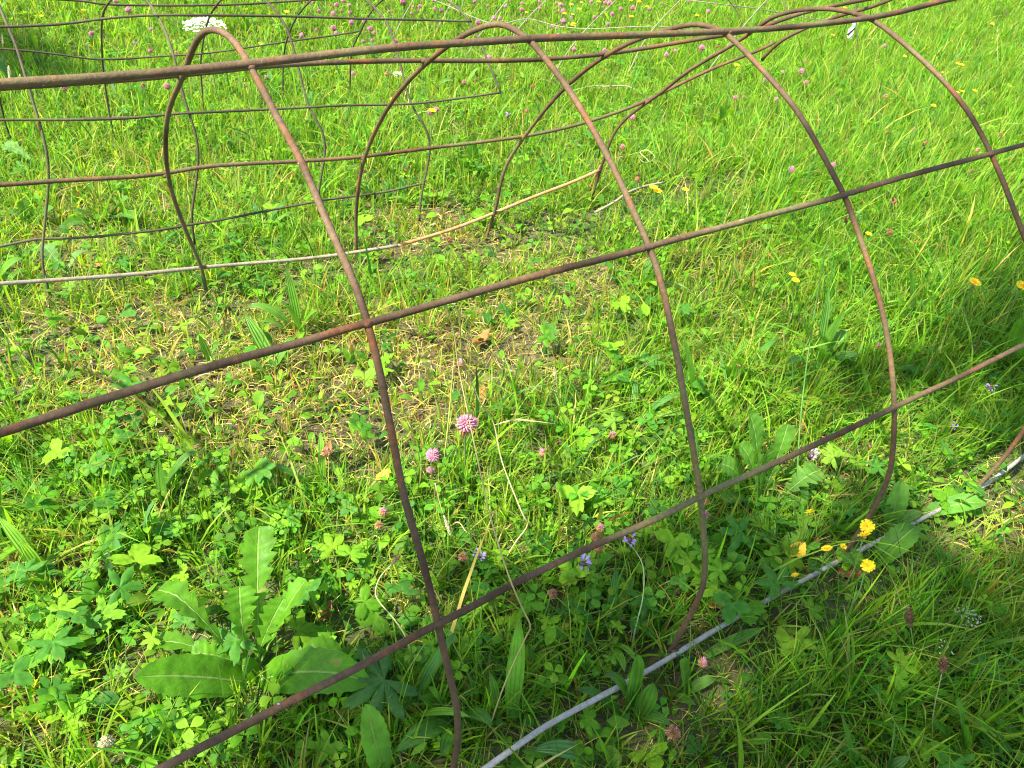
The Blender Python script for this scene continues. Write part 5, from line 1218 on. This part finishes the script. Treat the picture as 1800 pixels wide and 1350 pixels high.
for pts, lb, hd_ in [
    ([(1640, 1330, 0), (1640, 1260, .05), (1655, 1185, .09)], 'round brown plantain head on a long stem at the lower right, lower of two', (.016, .012)),
    ([(1612, 1180, 0), (1606, 1140, .03), (1601, 1103, .05)], 'oval brown plantain head in the shade at the lower right, upper of two', (.022, .011)),
    ([(1492, 430, 0), (1490, 405, .03), (1488, 392, .05)], 'feathery brown seed head beside the third arch under the middle bar', (.02, .009)),
    ([(1126, 360, 0), (1124, 340, .03), (1122, 322, .05)], 'brown plantain head above the short broken wire', (.018, .010)),
    ([(1575, 420, 0), (1572, 380, .06), (1570, 355, .09)], 'small dark plantain head under the middle bar right of the third arch', (.010, .006)),
    ([(1630, 300, 0), (1627, 270, .05), (1624, 256, .08)], 'dark seed head on a thin stem left of the fourth arch', (.012, .008)),
    ([(985, 740, 0), (982, 700, .05), (978, 672, .08)], 'cream foxtail seed head in the dark tuft left of the second arch', (.028, .006)),
    ([(1755, 165, 0), (1754, 110, .10), (1753, 60, .17)], 'pale tall stem with a tiny brown tip at the upper right', (.008, .005)),
    ([(22, 225, 0), (20, 180, .06), (17, 140, .10)], 'cream seed spike at the left edge against the dark shadow', (.035, .008)),
    ([(42, 215, 0), (40, 180, .05), (37, 150, .08)], 'shorter cream seed spike just right of the one at the left edge', (.028, .007)),
    ([(10, 150, 0), (8, 110, .07), (5, 80, .12)], 'drooping grass seed head at the top left edge', (.035, .006))]:
    stalk('seed_head_stalk', lb, 'plant stalk', pts, .0009, (.20, .24, .08), 'stem', ('spike', hd_[0], hd_[1], (.58, .50, .26) if 'cream' in lb or 'drooping' in lb else (.26, .14, .07)))

def dead_leaf(u, v, L, Wd, az, c, label, h=.02, curl=.5, seed=0):
    p = at(u, v, h); b = p.copy(); b[2] = float(gz(b[0], b[1])); mb = MB()
    d = np.array([math.cos(az), math.sin(az), 0]); o_ = p - b
    ribbon_leaf(mb, [o_ - d * L * .5 + [0, 0, .008 * curl], o_ - d * L * .15, o_ + d * L * .2, o_ + d * L * .5 + [0, 0, .014 * curl]], Wd, 'broad', .7 * curl, .3 * curl, .09, c, nu=18, nv=6, seed=seed + int(u))
    o = mb.build('dead_leaf', M['dead']); o.location = b.tolist(); tag(o, label, 'fallen leaf')
for a in [(845, 600, .040, .024, .3, (.40, .15, .04), 'curled rust orange dead leaf on the straw between the nearest and second arch', .015, 1.1),
          (846, 702, .034, .018, .9, (.36, .14, .05), 'smaller brown dead leaf beside the straw stalk above the largest clover head', .012, 1.0),
          (1400, 971, .030, .022, .2, (.72, .40, .03), 'bright yellow dead leaf left of the yellow flowers', .03, .6),
          (1498, 1008, .045, .020, -.4, (.34, .10, .05), 'reddish dead leaf just below the grey bar near the third arch foot', .008, .5),
          (1436, 962, .018, .010, 1.2, (.35, .12, .08), 'tiny reddish dead leaf behind the yellow dead leaf', .02, .8),
          (172, 466, .040, .026, .1, (.52, .24, .09), 'faded orange dead leaf behind the pale bar at the left', .01, .6),
          (576, 797, .022, .014, .8, (.34, .16, .07), 'small brown dead leaf left of the nearest arch', .012, 1.0),
          (673, 838, .024, .016, .3, (.55, .50, .05), 'yellow withered leaf left of the nearest arch above the low bar', .02, .5),
          (1183, 705, .018, .010, .3, (.60, .48, .05), 'small yellow leaf touching the second arch', .03, .5),
          (1087, 818, .018, .013, 2.0, (.42, .17, .06), 'small orange brown dead leaf left of the second arch', .015, .8),
          (866, 1005, .022, .015, .4, (.70, .50, .04), 'small yellow leaf just above the low bar right of the nearest arch', .015, .6),
          (1255, 1060, .024, .018, 1.4, (.45, .30, .06), 'mottled yellow brown leaf behind the second arch foot', .012, .8),
          (810, 976, .020, .014, 2.2, (.12, .05, .03), 'dark brown curled leaf above the low bar right of the nearest arch', .012, 1.2),
          (985, 1115, .030, .018, .5, (.40, .30, .06), 'yellowing leaf in the clover below the low bar', .012, .5),
          (573, 1083, .024, .018, .6, (.24, .10, .05), 'brown curled leaf to the right of the dandelion rosette', .012, 1.1),
          (590, 1215, .05, .022, .5, (.22, .11, .06), 'brown dead leaf half hidden under the lowest bar', .006, .5),
          (617, 1248, .050, .018, 0.1, (.36, .33, .08), 'withered olive yellow leaf at the bottom left of the nearest arch foot', .012, .4),
          (1710, 615, .03, .018, .6, (.20, .13, .10), 'grey brown dead leaf touching the low bar at the right', .02, .8),
          (715, 300, .030, .018, .2, (.40, .16, .06), 'orange dead leaf in the grass left of the second arch back leg', .01, .8)]:
    dead_leaf(*a[:5], a[5], a[6], a[7], a[8])

# ------------------------------------------------------------------ two trees outside the picture whose crowns throw the dappled shade
SHADE = [(1600, 1250, 620, 230, 1.3), (1150, 1270, 420, 150, 1.0), (1780, 650, 130, 150, .8), (1900, 1150, 330, 330, 1.2), (1480, 700, 130, 90, .5), (1330, 1000, 160, 80, .6), (900, 1330, 330, 110, .9),
         (1600, 560, 70, 50, .35), (1250, 1130, 250, 120, .8), (1500, 1020, 250, 90, .8), (1980, 600, 150, 200, .9), (1740, 930, 75, 75, -1.4), (1560, 850, 120, 45, -.35), (950, 1160, 200, 60, -.3),
         (1350, 760, 60, 40, -.3)]
TREEG = [(.06, .13, .02), (.08, .16, .025), (.05, .11, .02)]
def tree(xy, label, mass, clusters, seed, top):
    bz = float(gz(*xy)); base = np.array([*xy, bz]); r = np.random.default_rng(seed)
    root = empty('shade_tree', base, label, 'tree')
    cl = np.array(clusters) + np.array([xy[0], xy[1], 0]); n3 = 900 * len(cl)
    d = r.normal(size=(n3, 3)); d /= np.linalg.norm(d, axis=1)[:, None]
    L3 = cl[r.integers(0, len(cl), n3)] + d * (r.random(n3) ** .4)[:, None] * np.array([.95, .9, .8])
    A = np.vstack([mass, L3]) - base; n = len(A)
    tm = [leaflet(1, .62 + .1 * q, .2, .3, 4, .95) for q in range(3)]
    V, F, C = instance(tm, A, rng.uniform(.06, .09, n), rng.uniform(0, 6.28, n), np.abs(rng.normal(.35, .25, n)), rng.uniform(0, 6.28, n), pal(n, TREEG))
    obj('crown', mesh_np('crown', V, F, M['leaf'], C), root)
    T = catmull([(0, 0, -.2), (.05, .05, 1.5), (-.05, .1, 3.0), (top[0] * .5, top[1] * .5, 4.4), (top[0], top[1], 5.8)], 8)
    mb = MB(); v, f, f3 = tube(T, np.linspace(.17, .05, len(T)), 14, wob=.12); mb.add(v, f, f3, c=(.13, .10, .07)); mb.build('trunk', M['bark'], root)
    def limb(a, bpts, r0):
        mb = MB(); K = catmull([a] + bpts, 8); v, f, f3 = tube(K, np.linspace(r0, .008, len(K)), 9, wob=.1); mb.add(v, f, f3, c=(.13, .10, .07)); mb.build('limb', M['bark'], root)
    c1 = mass.mean(0) - base; a = T[16]
    limb(a, [a + (c1 - a) * .4 + np.array([0, 0, .35]), a + (c1 - a) * .75 + np.array([0, 0, .25]), c1 + np.array([0, 0, .1])], .07)
    for q in cl: limb(T[24], [(q - base) * .55 + T[24] * .45 + np.array([0, 0, .1]), q - base], .04)

def masses():
    P = uniform_spots(40000, -1.0, 4.6, -3.2, 2.2)
    uv, dep = toph(np.c_[P, gz(P[:, 0], P[:, 1])])
    s = blob(uv, SHADE); s[dep < .25] = .9
    rel = P - np.array([1.2, -.9]); s[(np.hypot(rel[:, 0], rel[:, 1]) > 2.6)] = 0
    nz = vnoise(P[:, 0], P[:, 1], 6, 31) * .5 + vnoise(P[:, 0], P[:, 1], 15, 32) * .5
    m = rng.random(len(P)) < np.clip((s - .30 + .8 * (nz - .5)) * 2.2, 0, 1)
    P = P[m][:7000]; t = rng.uniform(5.6, 6.5, len(P)) + .3 * np.sin(P[:, 0] * 3)
    L1 = np.c_[P, gz(P[:, 0], P[:, 1])] + SUN[None] * t[:, None]
    Q = uniform_spots(12000, -3.2, .6, 0.6, 3.2); uv, dep = toph(np.c_[Q, gz(Q[:, 0], Q[:, 1])])
    nz = vnoise(Q[:, 0], Q[:, 1], 8, 33)
    inside = ((uv[:, 0] < 185 + 30 * (nz - .5)) & (uv[:, 1] > 60 + np.clip(uv[:, 0], -900, 200) * .36 + 20 * (nz - .5)) & (uv[:, 1] < 160 + 25 * (nz - .5)) & (uv[:, 0] > -900) & (dep > .3))
    Q = Q[inside][:3200]; L2 = np.c_[Q, gz(Q[:, 0], Q[:, 1])] + SUN[None] * rng.uniform(5.2, 5.9, len(Q))[:, None]
    return L1, L2
L1, L2 = masses()
tree((-3.9, -2.7), 'leafy tree outside the view at the near left, its crown shading the near right grass', L1, [(-.9, -.5, 5.4), (-.2, -1.3, 6.2), (-1.6, -.9, 5.3), (-1.0, -1.6, 6.6)], 5, (.2, .3))
tree((-5.6, 2.9), 'leafy tree beyond the left edge, its crown throwing the dark patch at the top left', L2, [(-.9, .4, 5.2), (-.5, 1.3, 5.9), (-1.8, 1.1, 5.0), (-1.0, .9, 6.5)], 6, (.2, -.3))
